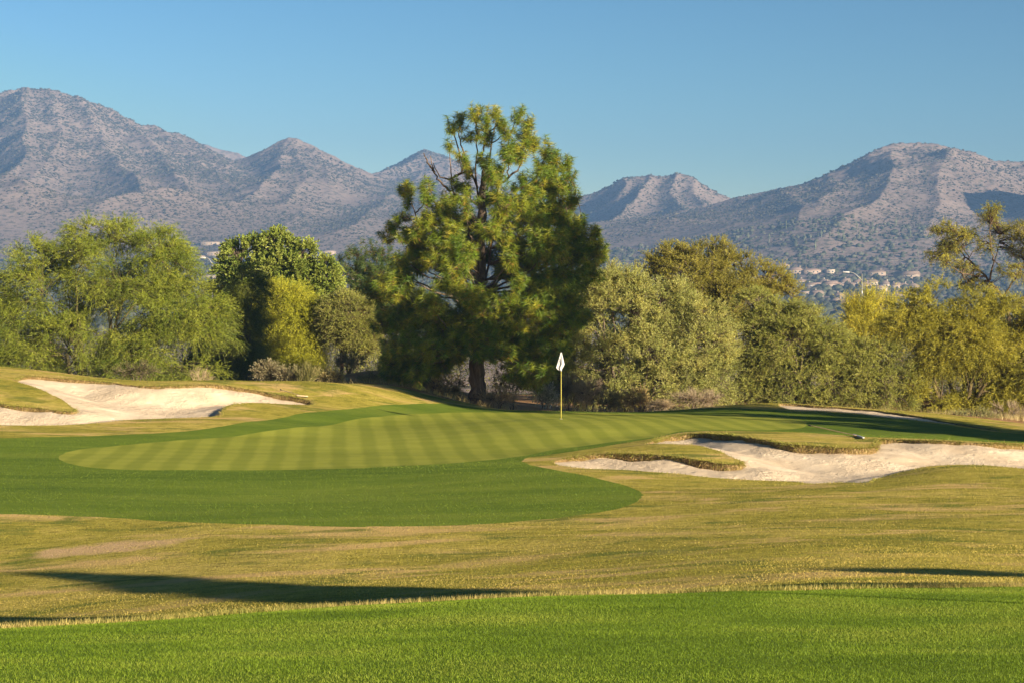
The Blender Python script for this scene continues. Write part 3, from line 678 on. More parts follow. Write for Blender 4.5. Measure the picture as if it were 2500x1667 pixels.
def make_tree(name, label, cat, base, D, blobs, *, clumps, twigs, tlen, lpt, leaf, lw, cols, droop=.3, up=.3, spread=.8,
              dep=.8, shell=.5, stems=1, trunk_r=.16, fork=.25, limbs=10, seed=1, group=None, shape='rhomb', ldir=.7, gap=.0, gscale=1.2,
              bark='bark', barkcol=(1, 1, 1), twigcol=(.16, .12, .07), stemspread=.5, zmin=None, leafmat='leaf', tw_r=.006, sink=.15, lean=(0, 0), lum=1.0):
    r = np.random.default_rng(seed)
    C, Rr = blob_world(blobs, D, dep, r)
    p, out, _ = sample_blobs(C, Rr, int(clumps * 1.0), r, shell)
    if gap > 0:
        f = fbm(p / gscale, 3, seed + 50); p, out = p[f > -gap * .35 + 0 * f + (gap - .5) * .3], out[f > -gap * .35 + 0 * f + (gap - .5) * .3]
    bx = (base[0] - CX) / FPX * D if len(base) < 3 else base[0]
    by = D if len(base) < 3 else base[1]
    bz = float(base_z([[bx, by]])[0]) if by < 112 else float(far_z(np.array([bx]), np.array([by]))[0])
    B = np.array([bx, by, bz])
    zmin = bz + .12 if zmin is None else zmin
    k = p[:, 2] > zmin; p, out = p[k], out[k]
    n = len(p)
    root = thing(name, B, label, cat, group)
    top = p[:, 2].max(); cm = p.mean(0)
    wood = Bag()
    # stems
    sp = []
    for s in range(stems):
        a = r.uniform(0, 2 * np.pi) if stems > 1 else 0
        o = np.array([math.cos(a), math.sin(a) * .8, 0]) * (stemspread if stems > 1 else 0)
        b0 = B + np.array([0, 0, -sink]) + o * .18
        e = B * (1 - fork) + np.array([cm[0], cm[1], 0]) * fork + o * 1.6; e[2] = bz + (top - bz) * (fork + .12 * r.uniform(-1, 1))
        mid = (b0 + e) / 2 + np.array([o[0] * .1 + lean[0], o[1] * .1 + lean[1], 0]); sp.append(wob(bezier(b0[None], mid[None], e[None], 9), .04, r)[0])
    sp = np.array(sp)
    rr = np.linspace(1.25, .62, 9)[None] * trunk_r * r.uniform(.7, 1.1, (stems, 1)); rr[:, 0] *= 1.25
    V, Q = tubes(sp, rr, 9); wood.add(V, [Q], barkcol)
    lim, lab = kmeans(p, min(limbs, n), r)
    st = np.array([sp[s, r.integers(4, 9)] for s in [((sp[:, -1] - l) ** 2).sum(1).argmin() for l in lim]])
    dist = np.linalg.norm(lim - st, axis=1)[:, None]
    ctl = st + (lim - st) * .4 + np.array([0, 0, 1]) * dist * up * .9
    lp = wob(bezier(st, ctl, lim, 10), .045, r)
    V, Q = tubes(lp, np.linspace(.5, .14, 10)[None] * trunk_r * r.uniform(.7, 1.2, (len(lim), 1)), 6); wood.add(V, [Q], barkcol)
    # branchlets to every clump
    pts_l = lp[lab]; j = (np.linalg.norm(pts_l - p[:, None], axis=2) + np.linspace(1.2, 0, 10)[None] * .8).argmin(1); j = np.clip(j, 2, 8)
    a0 = pts_l[np.arange(n), j]
    bp = wob(bezier(a0, (a0 + p) / 2 + np.array([0, 0, 1]) * np.linalg.norm(p - a0, axis=1)[:, None] * up * .5, p, 5), .06, r)
    V, Q = tubes(bp, np.linspace(.09, .03, 5)[None] * trunk_r + .004 + 0 * p[:, :1], 4); wood.add(V, [Q], barkcol)
    wood.build('trunk', M[bark], root, True, B)
    # twigs
    m = n * twigs; pk = np.repeat(np.arange(n), twigs)
    d0 = nrm(out[pk] * spread + rnd_dir(m, r) * .75 + np.array([0, 0, up]))
    L = tlen * r.uniform(.55, 1.25, m)[:, None]
    s0 = p[pk] - out[pk] * .1
    def tp(t): return s0[:, None] + d0[:, None] * L[:, None] * t[..., None] + np.array([0, 0, -1.0]) * droop * L[:, None] * (t ** 2)[..., None]
    tt = np.tile(np.linspace(0, 1, 4)[None], (m, 1)); tpth = tp(tt)
    g = Bag()
    V, Q = tubes(tpth, np.full((m, 1), tw_r) * np.linspace(1, .4, 4)[None], 3); g.add(V, [Q], np.array(twigcol))
    # leaves
    t = r.uniform(.08, 1, (m, lpt)); lpos = tp(t).reshape(-1, 3)
    tang = np.repeat(d0, lpt, 0) + np.array([0, 0, -2.0]) * droop * t.reshape(-1, 1)
    ld = nrm(nrm(tang) * ldir + rnd_dir(m * lpt, r) * (1 - ldir) * 1.6)
    cols = np.array(cols) * lum; cc = np.clip(r.uniform(0, 1, n) * .6 + .4 * (fbm(p / 1.6, 2, seed) * .5 + .5), 0, .999) * (len(cols) - 1)
    i0 = cc.astype(int); cl = cols[i0] * (1 - (cc - i0)[:, None]) + cols[np.minimum(i0 + 1, len(cols) - 1)] * (cc - i0)[:, None]
    cl = np.repeat(cl[pk], lpt, 0) * r.uniform(.7, 1.35, (m * lpt, 1))
    V, F, Cc = leaves(lpos, ld, leaf * r.uniform(.6, 1.3, len(lpos)), lw * r.uniform(.7, 1.3, len(lpos)), cl, r, shape); g.add(V, [F], Cc)
    g.build('crown', M[leafmat], root, False, B)
    return root

# ---- the big long-needled pine
def Z(o, s, *p): return [(o[0] + a / s, o[1] + b / s, c, d) for a, b, c, d in p]
pine_top = [(1101, 303, 15, 22), (1128, 295, 15, 25), (1165, 276, 25, 20), (1186, 290, 12, 25), (1207, 268, 15, 15), (1220, 290, 15, 25), (1266, 280, 20, 20), (1289, 293, 12, 18), (1297, 330, 20, 30), (1238, 315, 18, 25), (1188, 333, 20, 20), (1167, 323, 15, 15), (1143, 330, 15, 15), (1097, 349, 12, 14), (1121, 376, 12, 12), (1277, 325, 18, 22), (1301, 355, 12, 20), (1248, 361, 28, 25), (1270, 370, 28, 30), (1238, 378, 20, 20), (1178, 388, 22, 18), (1331, 361, 14, 25), (1352, 386, 14, 25), (1384, 392, 14, 20), (1327, 392, 25, 30), (1356, 408, 20, 30), (1392, 418, 14, 20), (1143, 414, 18, 18), (1139, 392, 14, 12), (1202, 418, 22, 25), (1222, 404, 12, 15), (1208, 438, 28, 25), (1277, 444, 35, 25), (1327, 428, 30, 25), (1347, 448, 30, 25), (1384, 444, 18, 25), (1119, 448, 22, 15), (1404, 477, 15, 18), (1297, 473, 28, 20), (1356, 477, 28, 22), (1392, 487, 12, 16), (1139, 463, 18, 12), (1208, 477, 30, 18), (1228, 503, 35, 22), (1267, 491, 25, 16), (1139, 487, 25, 14), (1287, 503, 22, 15), (1327, 505, 30, 20), (1368, 517, 18, 20), (1356, 530, 25, 15), (1238, 530, 25, 18), (1277, 532, 30, 15), (1137, 513, 18, 16)]
pine_left = [(1001, 459, 14, 18), (993, 489, 12, 18), (1048, 459, 18, 25), (1042, 483, 18, 15), (1069, 501, 20, 20), (1096, 504, 18, 22), (959, 548, 14, 12), (974, 528, 12, 12), (983, 572, 20, 15), (1013, 566, 25, 18), (1028, 534, 22, 18), (1057, 537, 25, 20), (1099, 534, 22, 20), (1072, 575, 35, 25), (1105, 566, 20, 22), (1013, 593, 22, 15), (1042, 617, 28, 25), (1087, 602, 35, 25), (1132, 608, 25, 20), (1022, 635, 20, 30), (1117, 635, 35, 22), (1066, 635, 30, 20), (986, 629, 18, 18), (1112, 646, 30, 25), (1142, 615, 25, 25), (1244, 631, 18, 25), (1229, 661, 16, 20), (1262, 684, 18, 20), (984, 671, 35, 30), (964, 702, 40, 30), (1007, 727, 45, 25), (1053, 743, 35, 22), (1181, 727, 20, 25), (1147, 722, 25, 22), (1181, 756, 35, 18), (997, 758, 35, 20), (1090, 690, 30, 18)]
pine_low = [(1296, 543, 40, 25), (1340, 581, 45, 30), (1385, 537, 22, 18), (1449, 572, 20, 28), (1419, 534, 14, 16), (1455, 602, 20, 20), (1428, 611, 25, 25), (1389, 557, 30, 25), (1345, 587, 40, 30), (1334, 613, 50, 25), (1410, 613, 35, 25), (1448, 640, 18, 18), (1397, 664, 40, 25), (1423, 687, 25, 15), (1334, 676, 50, 30), (1283, 702, 40, 30), (1359, 715, 45, 25), (1397, 738, 30, 25), (1321, 753, 50, 30), (1410, 773, 28, 16), (1436, 766, 12, 10), (1372, 791, 40, 20), (1283, 778, 50, 30), (1372, 814, 20, 10), (1232, 791, 50, 30), (1308, 817, 50, 25), (1232, 830, 45, 25), (1346, 842, 35, 18), (1270, 842, 40, 25), (1308, 875, 30, 18), (1321, 901, 38, 22), (1270, 875, 25, 18), (1308, 930, 26, 18), (1345, 885, 30, 20), (1290, 915, 32, 20), (1255, 905, 28, 16), (1350, 850, 32, 20), (1219, 855, 35, 22), (1175, 866, 22, 12), (1300, 640, 25, 18), (1270, 600, 25, 18), (1200, 560, 38, 24), (1252, 590, 30, 22), (1240, 730, 40, 24), (1130, 700, 30, 20),
            (938, 784, 35, 25), (989, 784, 40, 20), (1053, 773, 40, 20), (1104, 766, 35, 22), (1079, 804, 45, 25), (1142, 804, 40, 28), (1181, 817, 40, 25), (1028, 817, 40, 25), (977, 842, 40, 25), (1053, 850, 45, 25), (1117, 837, 40, 25), (964, 875, 35, 25), (1015, 888, 45, 25), (1079, 881, 40, 20), (1117, 866, 28, 14), (989, 915, 28, 18), (951, 910, 22, 16), (1028, 907, 30, 16), (1070, 900, 22, 10)]
DP = 82.0
def make_pine(name, label, cat, D, blobs, trunk, leaders, tuft, seed, needles=70, group=None, dense=1.0, back=(), cols=None, axis=None, crown_z=2.0):
    """blobs: pixel tufts; trunk: [(px,py,r_px)...]; leaders: list of pixel polylines of bare upright stems"""
    r = np.random.default_rng(seed); s = D / FPX
    tp_ = np.array([P(a, b, D) for a, b, c in trunk]); tr = np.array([c * s for a, b, c in trunk])
    bz = float(base_z(tp_[:1, :2])[0]) if D < 112 else float(far_z(tp_[:1, 0], tp_[:1, 1])[0])
    tp_[0, 2] = bz - .2; B = np.array([tp_[0, 0], tp_[0, 1], bz])
    root = thing(name, B, label, cat, group)
    wood = Bag()
    def fine(pp, rr, K):
        u = np.linspace(0, 1, len(pp)); v = np.linspace(0, 1, K)
        return np.stack([np.interp(v, u, pp[:, k]) for k in range(3)], 1), np.interp(v, u, rr)
    tpf, trf = fine(tp_, tr, 40); tpf[1:-1, :2] += .03 * r.normal(size=(38, 2))
    trf = trf * (1 + .05 * r.normal(size=40))
    V, Q = tubes(tpf[None], trf[None], 14); wood.add(V, [Q], (1, 1, 1))
    stems = [tpf]
    for L in leaders:
        q = np.array([P(a, b, D) + np.array([0, (dd if len(rest) else 0), 0]) for a, b, *rest in L for dd in [rest[0] if rest else 0]]); 
        qf, rf_ = fine(q, np.linspace(.055, .016, len(q)), 16); qf[1:-1] += .02 * r.normal(size=(14, 3))
        V, Q = tubes(qf[None], rf_[None], 6); wood.add(V, [Q], (2.1, 2.0, 1.9)); stems.append(qf)
    allst = np.concatenate(stems); allst = allst[allst[:, 2] > B[2] + crown_z]
    ctr, rad = [], []
    zt = P(0, min(b[1] for b in blobs), D)[2]
    for b in blobs:
        c = P(b[0], b[1], D); tz = np.clip((c[2] - B[2]) / (zt - B[2]), 0, 1)
        ax = np.interp(c[2], tpf[:, 2], tpf[:, 0]); dx_ = abs(c[0] - ax)
        Rw = np.interp(tz, [0, .12, .45, .72, 1], [2.6, 4.2, 4.4, 3.0, 1.4]) * (1 if axis is None else axis)
        hw = math.sqrt(max(0.02, Rw ** 2 - dx_ ** 2)) if dx_ < Rw else .3
        sides = [-1] if tz > .75 else ([-1, 1] if r.uniform() < .75 else [-1])
        for sg in sides:
            off = sg * hw * r.uniform(.15, .95); c2 = P(b[0], b[1], D + off)
            if sg > 0: c2 = c2 + r.normal(size=3) * np.array([.35, .2, .2])
            ctr.append(c2); rad.append((b[2] * s, b[2] * s, b[3] * s))
    for b in back:
        ctr.append(P(b[0], b[1], D + r.uniform(.6, 1.8))); rad.append((b[2] * s, b[2] * s, b[3] * s))
    ctr = np.array(ctr); rad = np.array(rad); n = len(ctr)
    # boughs: leave the stem lower down, sag, then turn up at the tip
    hd = np.array([np.hypot(*(allst[:, :2] - c[:2]).T) for c in ctr])
    dz = ctr[:, 2:3] - allst[:, 2][None]
    cost = hd + np.abs(dz - (.1 + .35 * hd)) * 1.2
    a0 = allst[cost.argmin(1)]
    L = np.linalg.norm(ctr - a0, axis=1)[:, None]
    ctl = a0 + (ctr - a0) * np.array([.75, .75, .15]) + np.array([0, 0, 1]) * L * .04
    bp = wob(bezier(a0, ctl, ctr, 12), .02, r)
    V, Q = tubes(bp, np.linspace(1, .28, 12)[None] * np.clip(.010 * L + .016, .014, .05), 6); wood.add(V, [Q], (1.15, 1.1, 1.05))
    # bare dead twigs on the boughs
    nd = n * 5; k = r.integers(0, n, nd); st = bp[k, r.integers(3, 11, nd)]; dd = nrm(rnd_dir(nd, r) + np.array([0, -.1, -.1])); LL = r.uniform(.15, .6, nd)[:, None]
    tw = wob(bezier(st, st + dd * LL * .5 + r.normal(size=(nd, 3)) * .05, st + dd * LL + np.array([0, 0, -.06]), 5), .08, r)
    V, Q = tubes(tw, np.linspace(.009, .003, 5)[None] + 0 * LL, 3); wood.add(V, [Q], (1.5, 1.4, 1.3))
    wood.build('trunk', M['pinebark'], root, True, B)
    # shoots in every tuft
    cnt = np.maximum(3, (tuft * dense * (rad[:, 0] * rad[:, 2]) / (.4 * .4)).astype(int))
    k = np.repeat(np.arange(n), cnt); m = len(k)
    u = rnd_dir(m, r); tip = ctr[k] + u * rad[k] * (r.uniform(.1, 1.5, m) ** .5)[:, None]
    st = ctr[k] + (tip - ctr[k]) * .25 - np.array([0, 0, 1]) * rad[k][:, 2:3] * .55
    ax = nrm(nrm(tip - st) + np.array([0, 0, .55])); sl = r.uniform(.16, .34, m)[:, None]
    g = Bag()
    V, Q = tubes(bezier(st, (st + tip) / 2 + np.array([0, 0, -.03]), tip, 4), np.linspace(.010, .006, 4)[None] + 0 * sl, 3); g.add(V, [Q], (.12, .085, .05))
    N = m * needles; kk = np.repeat(np.arange(m), needles)
    t = r.uniform(-.35, 1, N)[:, None]; p0 = tip[kk] + ax[kk] * sl[kk] * (t - .75)
    rd = rnd_dir(N, r); rd = rd - ax[kk] * (rd * ax[kk]).sum(1, keepdims=True); rd = nrm(rd)
    d = nrm(rd + ax[kk] * (.15 + .75 * np.clip(t, 0, 1)) + np.array([0, 0, -.38]))
    ln = r.uniform(.16, .29, N); wd = r.uniform(.011, .020, N)
    cols = np.array(cols if cols is not None else [(.045, .095, .010), (.10, .155, .013), (.20, .215, .018), (.32, .275, .03)])
    f = np.clip(r.beta(2, 2.4, m) * .9 + .1 * r.uniform(size=m), 0, .999) * (len(cols) - 1); i0 = f.astype(int); fr = (f - i0)[:, None]
    c = cols[i0] * (1 - fr) + cols[np.minimum(i0 + 1, len(cols) - 1)] * fr
    cN = c[kk] * r.uniform(.7, 1.35, (N, 1)); old = (t[:, 0] < -.1) & (r.uniform(size=N) < .3); cN[old] = np.array([.28, .17, .04]) * r.uniform(.7, 1.2, (old.sum(), 1))
    V, F, C = leaves(p0, d, ln, wd, cN, r, 'tri'); g.add(V, [F], C)
    g.build('crown', M['needle'], root, False, B)
    return root

pine_trunk = [(1163, 1003, 24), (1164, 985, 21), (1165, 960, 19.5), (1164, 900, 18.5), (1168, 800, 17), (1172, 700, 15), (1174, 600, 13), (1175, 520, 11), (1178, 470, 8), (1180, 430, 5), (1183, 395, 3)]
lead = [[(1172, 720), (1195, 640), (1205, 560), (1212, 500), (1218, 450), (1235, 400), (1243, 340), (1262, 285)],
        [(1175, 520), (1165, 470), (1160, 420), (1165, 370), (1163, 330), (1160, 280)],
        [(1176, 500), (1182, 440), (1195, 400), (1200, 350), (1210, 300), (1206, 268)],
        [(1166, 460), (1150, 420), (1130, 370), (1120, 330), (1125, 295)], [(1150, 430), (1128, 395), (1112, 340), (1102, 300)],
        [(1164, 400), (1180, 370), (1186, 330), (1186, 290)], [(1218, 450), (1262, 420), (1280, 380), (1288, 330), (1290, 300)],
        [(1212, 520), (1270, 480), (1310, 440), (1326, 400), (1331, 360)], [(1270, 480), (1330, 460), (1375, 430), (1384, 390)],
        [(1174, 560), (1140, 540), (1100, 520), (1062, 500), (1046, 455)], [(1174, 590), (1100, 590), (1040, 570), (1010, 520), (1001, 460)],
        [(1168, 540), (1130, 500), (1105, 470), (1100, 420), (1096, 360)],
        [(1100, 470, -.5), (1072, 445, -.5), (1060, 420, -.5), (1052, 385, -.5)], [(1062, 425, -.5), (1045, 400, -.5), (1035, 378, -.5)], [(1130, 425, -.4), (1100, 440, -.4), (1075, 436, -.4), (1058, 400, -.4)]]
make_pine('pine_tree', 'tall long-needled pine towering over the green, bare white stems near its top', 'pine tree', DP, [(a, b, c, d) for a, b, c, d in pine_top] + [(a, b, c * 1.1, d * 1.1) for a, b, c, d in pine_left + pine_low], pine_trunk, lead, 25, 21, 72, back=[(1150, 580, 32, 24), (1220, 560, 34, 24), (1200, 620, 34, 26), (1140, 650, 32, 24), (1240, 660, 34, 24), (1190, 700, 36, 24), (1130, 720, 34, 24), (1250, 740, 40, 24), (1160, 760, 36, 24), (1215, 520, 26, 20), (1190, 480, 22, 18)])
PV = dict(lum=1.2, twigs=11, lpt=16, leaf=.12, lw=.016, droop=.75, up=.35, tlen=.85, spread=.9, ldir=.55, shape='tri', tw_r=.005, twigcol=(.20, .21, .05), shell=.45)
WILLOW = dict(lum=1.42, twigs=11, lpt=27, leaf=.064, lw=.0155, droop=.12, up=.55, tlen=.55, spread=.7, ldir=.6, twigcol=(.17, .13, .07), shell=.45)
make_tree('palo_verde_tree', 'big feathery yellow-green palo verde behind the sand bunker on the mound, the widest crown', 'tree', (215, 905), 84,
          [(290, 650, 180, 100), (130, 700, 140, 105), (330, 760, 190, 105), (470, 770, 95, 110), (150, 830, 150, 65), (380, 850, 130, 65), (60, 770, 90, 110), (250, 568, 95, 42), (390, 590, 60, 40), (70, 620, 55, 35), (-60, 760, 90, 110), (420, 660, 60, 70), (285, 545, 20, 18), (60, 890, 110, 40), (430, 900, 110, 45), (300, 905, 120, 40), (500, 820, 60, 90), (-40, 880, 60, 40)],
          clumps=2300, cols=[(.06, .10, .010), (.13, .175, .016), (.225, .26, .024), (.33, .33, .045)], stems=6, trunk_r=.10, fork=.38, limbs=26, seed=31, stemspread=.7, gap=.42, barkcol=(.8, .9, .55), **{**PV, 'droop': .42, 'spread': .75, 'lum': .92, 'twigs': 12, 'lpt': 15})
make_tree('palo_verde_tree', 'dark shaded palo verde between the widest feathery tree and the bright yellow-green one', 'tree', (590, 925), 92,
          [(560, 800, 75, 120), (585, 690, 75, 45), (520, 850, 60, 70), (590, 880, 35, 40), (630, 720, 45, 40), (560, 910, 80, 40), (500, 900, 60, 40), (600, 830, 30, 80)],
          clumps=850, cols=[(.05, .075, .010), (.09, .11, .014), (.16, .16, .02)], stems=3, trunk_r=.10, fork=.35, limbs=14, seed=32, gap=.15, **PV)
make_tree('palo_verde_tree', 'bright yellow-green palo verde, most yellow crown, below the broad-leaved tree', 'tree', (705, 930), 98,
          [(710, 790, 82, 85), (690, 728, 62, 36), (735, 840, 55, 55), (640, 770, 40, 50), (700, 870, 70, 40), (720, 900, 70, 40)],
          clumps=900, cols=[(.17, .19, .012), (.26, .265, .018), (.35, .325, .03)], stems=3, trunk_r=.09, fork=.3, limbs=14, seed=33, **{**PV, 'droop': .35, 'twigs': 12})
make_tree('ash_tree', 'broad-leaved mid-green tree with rounded lobes rising behind the yellow-green palo verde', 'tree', (680, 900), 108,
          [(592, 629, 52, 42), (675, 612, 48, 50), (741, 622, 30, 34), (792, 670, 38, 46), (684, 660, 90, 42), (620, 600, 24, 16), (552, 660, 26, 26), (800, 700, 34, 34), (750, 690, 60, 40), (675, 585, 24, 22), (640, 720, 60, 40), (590, 690, 50, 30), (600, 760, 80, 40), (720, 750, 90, 50)],
          clumps=1150, twigs=10, tlen=.5, lpt=17, leaf=.11, lw=.065, lum=1.15, cols=[(.07, .105, .016), (.12, .16, .026), (.20, .235, .045), (.28, .30, .08)], droop=.15, up=.5, spread=.8, shell=.6, stems=1, trunk_r=.2, fork=.45, limbs=14, seed=34)
make_tree('mesquite_tree', 'small grey-green mesquite with a twisted bare trunk beside the big pine', 'tree', (824, 905), 97,
          [(851, 785, 68, 62), (837, 738, 30, 26), (881, 818, 52, 38), (825, 822, 34, 30), (890, 850, 40, 22), (800, 775, 25, 40)],
          clumps=700, cols=[(.10, .12, .02), (.17, .18, .035), (.26, .25, .06)], stems=2, trunk_r=.13, fork=.3, limbs=14, seed=35, stemspread=.35, barkcol=(1.0, .75, .6), **{**WILLOW, 'leaf': .07, 'lw': .018, 'lpt': 16})
for i, (bl, bs, lb, sd) in enumerate([
    ([(833, 631, 14, 12), (852, 612, 10, 20), (879, 617, 26, 28), (868, 647, 32, 18), (850, 665, 30, 20), (880, 690, 40, 25), (856, 702, 35, 28), (890, 740, 40, 26)], 868, 'dark bushy conifer behind the mesquite, further from the big pine of its pair', 41),
    ([(914, 610, 20, 25), (946, 620, 22, 26), (914, 650, 42, 28), (937, 670, 32, 30), (905, 672, 45, 25), (925, 705, 48, 38), (960, 640, 25, 25), (940, 740, 50, 35), (985, 690, 40, 40)], 930, 'dark bushy conifer pressed against the flank of the big pine', 42)]):
    make_pine('conifer_tree', lb, 'conifer', 114, bl, [(bs, 925, 9), (bs, 850, 8), (bs + 2, 720, 6), (bs + 3, 640, 3), (bs + 3, 615, 2)], [], 15, sd, 55, 'dark conifers behind the mesquite', 1.0, (), [(.03, .06, .012), (.06, .095, .015), (.12, .14, .02)], .6)
make_tree('willow_tree', 'round grey-green desert willow filling the ground behind the flag', 'tree', (1545, 990), 84.5,
          [(1500, 790, 128, 125), (1430, 740, 70, 75), (1610, 745, 100, 68), (1700, 830, 105, 105), (1560, 880, 145, 65), (1425, 875, 60, 60), (1395, 690, 36, 28), (1650, 905, 110, 40), (1465, 680, 50, 38), (1520, 690, 60, 40), (1385, 800, 40, 70), (1760, 900, 45, 55), (1640, 945, 110, 45), (1500, 955, 110, 45), (1400, 940, 60, 50), (1740, 960, 70, 40), (1340, 860, 30, 70), (1360, 930, 40, 50)],
          clumps=2700, cols=[(.09, .11, .024), (.17, .19, .05), (.27, .275, .085), (.31, .28, .06)], stems=7, trunk_r=.085, fork=.3, limbs=30, seed=36, stemspread=.9, gap=.12, **WILLOW)
make_tree('mesquite_tree', 'tall olive-brown mesquite rising behind the desert willow, top against the hillside', 'tree', (1720, 930), 101,
          [(1717, 634, 88, 38), (1643, 622, 50, 24), (1687, 679, 108, 52), (1806, 652, 58, 34), (1747, 600, 38, 14), (1880, 690, 58, 42), (1627, 643, 48, 24), (1910, 715, 48, 28), (1720, 720, 120, 50), (1800, 700, 80, 40), (1560, 665, 20, 14), (1590, 640, 26, 18), (1700, 780, 150, 60)],
          clumps=1500, cols=[(.10, .10, .016), (.17, .16, .025), (.25, .22, .04)], stems=3, trunk_r=.16, fork=.45, limbs=20, seed=37, stemspread=.5, gap=.15, **{**WILLOW, 'leaf': .07, 'lw': .02})
make_tree('acacia_tree', 'wide olive-green acacia thicket tree behind the far bunker, lower than its neighbours', 'tree', (1980, 1000), 85.5,
          [(1890, 798, 88, 68), (1845, 745, 58, 38), (1979, 790, 66, 40), (1919, 873, 108, 78), (2038, 858, 68, 66), (2113, 917, 88, 56), (2008, 932, 108, 48), (1889, 932, 88, 44), (2187, 932, 58, 52), (2157, 873, 46, 42), (1830, 850, 50, 80), (2080, 970, 90, 30), (1850, 950, 60, 30), (1960, 980, 120, 40), (2160, 985, 80, 40), (1820, 960, 50, 40), (1950, 830, 120, 90), (2080, 880, 70, 70)],
          clumps=2600, cols=[(.095, .115, .022), (.165, .18, .036), (.255, .25, .06)], stems=6, trunk_r=.08, fork=.3, limbs=26, seed=38, stemspread=.9, gap=.15, **{**WILLOW, 'droop': .2})
make_tree('palo_verde_tree', 'small bright yellow palo verde poking up below the valley houses', 'tree', (2120, 930), 98,
          [(2113, 770, 42, 24), (2125, 742, 20, 20), (2166, 756, 20, 18), (2083, 765, 28, 18), (2120, 800, 60, 30), (2130, 830, 80, 40)],
          clumps=330, cols=[(.26, .25, .02), (.38, .34, .03), (.46, .38, .05)], stems=3, trunk_r=.07, fork=.4, limbs=10, seed=39, **{**PV, 'droop': -.1, 'up': 1.2, 'spread': .4})
make_tree('palo_verde_tree', 'broad olive-yellow palo verde, largest crown beneath the sparse open mesquite', 'tree', (2330, 1010), 86,
          [(2247, 754, 66, 46), (2306, 720, 58, 42), (2217, 798, 76, 44), (2351, 783, 88, 56), (2396, 745, 58, 38), (2455, 783, 78, 56), (2485, 828, 58, 66), (2366, 843, 98, 56), (2440, 888, 78, 56), (2366, 917, 88, 56), (2470, 947, 68, 66), (2321, 882, 58, 46), (2381, 965, 58, 30), (2530, 900, 80, 130), (2590, 800, 80, 90), (2240, 850, 50, 45), (2250, 900, 40, 60), (2300, 980, 80, 40), (2480, 1010, 80, 40), (2400, 1000, 60, 40), (2330, 830, 120, 80), (2430, 930, 90, 70), (2350, 995, 70, 30), (2290, 1000, 50, 30), (2420, 1020, 80, 30), (2240, 970, 50, 50)],
          clumps=3100, cols=[(.13, .13, .015), (.225, .21, .024), (.32, .28, .04)], stems=6, trunk_r=.10, fork=.35, limbs=28, seed=40, stemspread=.8, gap=.25, barkcol=(.9, .9, .6), **{**PV, 'droop': .4, 'tlen': .7})
# sparse open mesquite with its limbs in plain view
def open_tree(name, label, D, limbs, blobs, seed, **kw):
    r = np.random.default_rng(seed)
    bp = limbs[0][0][0]; bx = (bp[0] - CX) / FPX * D; bz = float(base_z([[bx, D]])[0]); B = np.array([bx, D, bz])
    root = thing(name, B, label, 'tree'); wood = Bag(); nodes = []
    for pts, r0, r1 in limbs:
        q = np.array([P(a, b, D) + np.array([0, c, 0]) for a, b, c in pts]); u = np.linspace(0, 1, len(q)); v = np.linspace(0, 1, 18)
        qf = np.stack([np.interp(v, u, q[:, k]) for k in range(3)], 1); qf[1:-1] = (qf[:-2] + 2 * qf[1:-1] + qf[2:]) / 4; qf[1:-1] += .025 * r.normal(size=(16, 3))
        V, Q = tubes(qf[None], np.linspace(r0, r1, 18)[None] * .72, 7); wood.add(V, [Q], (.9, .85, .8)); nodes.append(qf[6:])
    nodes = np.concatenate(nodes)
    C, Rr = blob_world(blobs, D, 1.2, r); C[:, 1] += r.uniform(-1.2, 1.2, len(C))
    p, out, k = sample_blobs(C, Rr, kw['clumps'], r, .1); n = len(p)
    a0 = nodes[((p[:, None] - nodes[None]) ** 2).sum(-1).argmin(1)]
    bpth = wob(bezier(a0, (a0 + p) / 2 + np.array([0, 0, .12]), p, 6), .07, r); V, Q = tubes(bpth, np.linspace(.022, .006, 6)[None] + 0 * p[:, :1], 4); wood.add(V, [Q], (.9, .8, .7))
    wood.build('trunk', M['bark'], root, True, B)
    m = n * kw['twigs']; pk = np.repeat(np.arange(n), kw['twigs']); d0 = nrm(rnd_dir(m, r) + np.array([0, 0, .25]) + out[pk] * .4); L = kw['tlen'] * r.uniform(.5, 1.2, m)[:, None]
    tt = np.tile(np.linspace(0, 1, 4)[None], (m, 1)); path = p[pk][:, None] + d0[:, None] * L[:, None] * tt[..., None] + np.array([0, 0, -.3]) * L[:, None] * (tt ** 2)[..., None]
    g = Bag(); V, Q = tubes(path, np.linspace(.006, .002, 4)[None] + 0 * L, 3); g.add(V, [Q], (.16, .12, .06))
    lp = kw['lpt']; t = r.uniform(.1, 1, (m, lp)); pos = (p[pk][:, None] + d0[:, None] * L[:, None] * t[..., None] + np.array([0, 0, -.3]) * L[:, None] * (t ** 2)[..., None]).reshape(-1, 3)
    ld = nrm(np.repeat(d0, lp, 0) * .5 + rnd_dir(m * lp, r) * .8); cols = np.array(kw['cols']); c = cols[r.integers(0, len(cols), n)]; c = np.repeat(c[pk], lp, 0) * r.uniform(.7, 1.3, (m * lp, 1))
    V, F, Cc = leaves(pos, ld, r.uniform(.05, .11, len(pos)), r.uniform(.012, .022, len(pos)), c, r); g.add(V, [F], Cc)
    g.build('crown', M['leaf'], root, False, B)
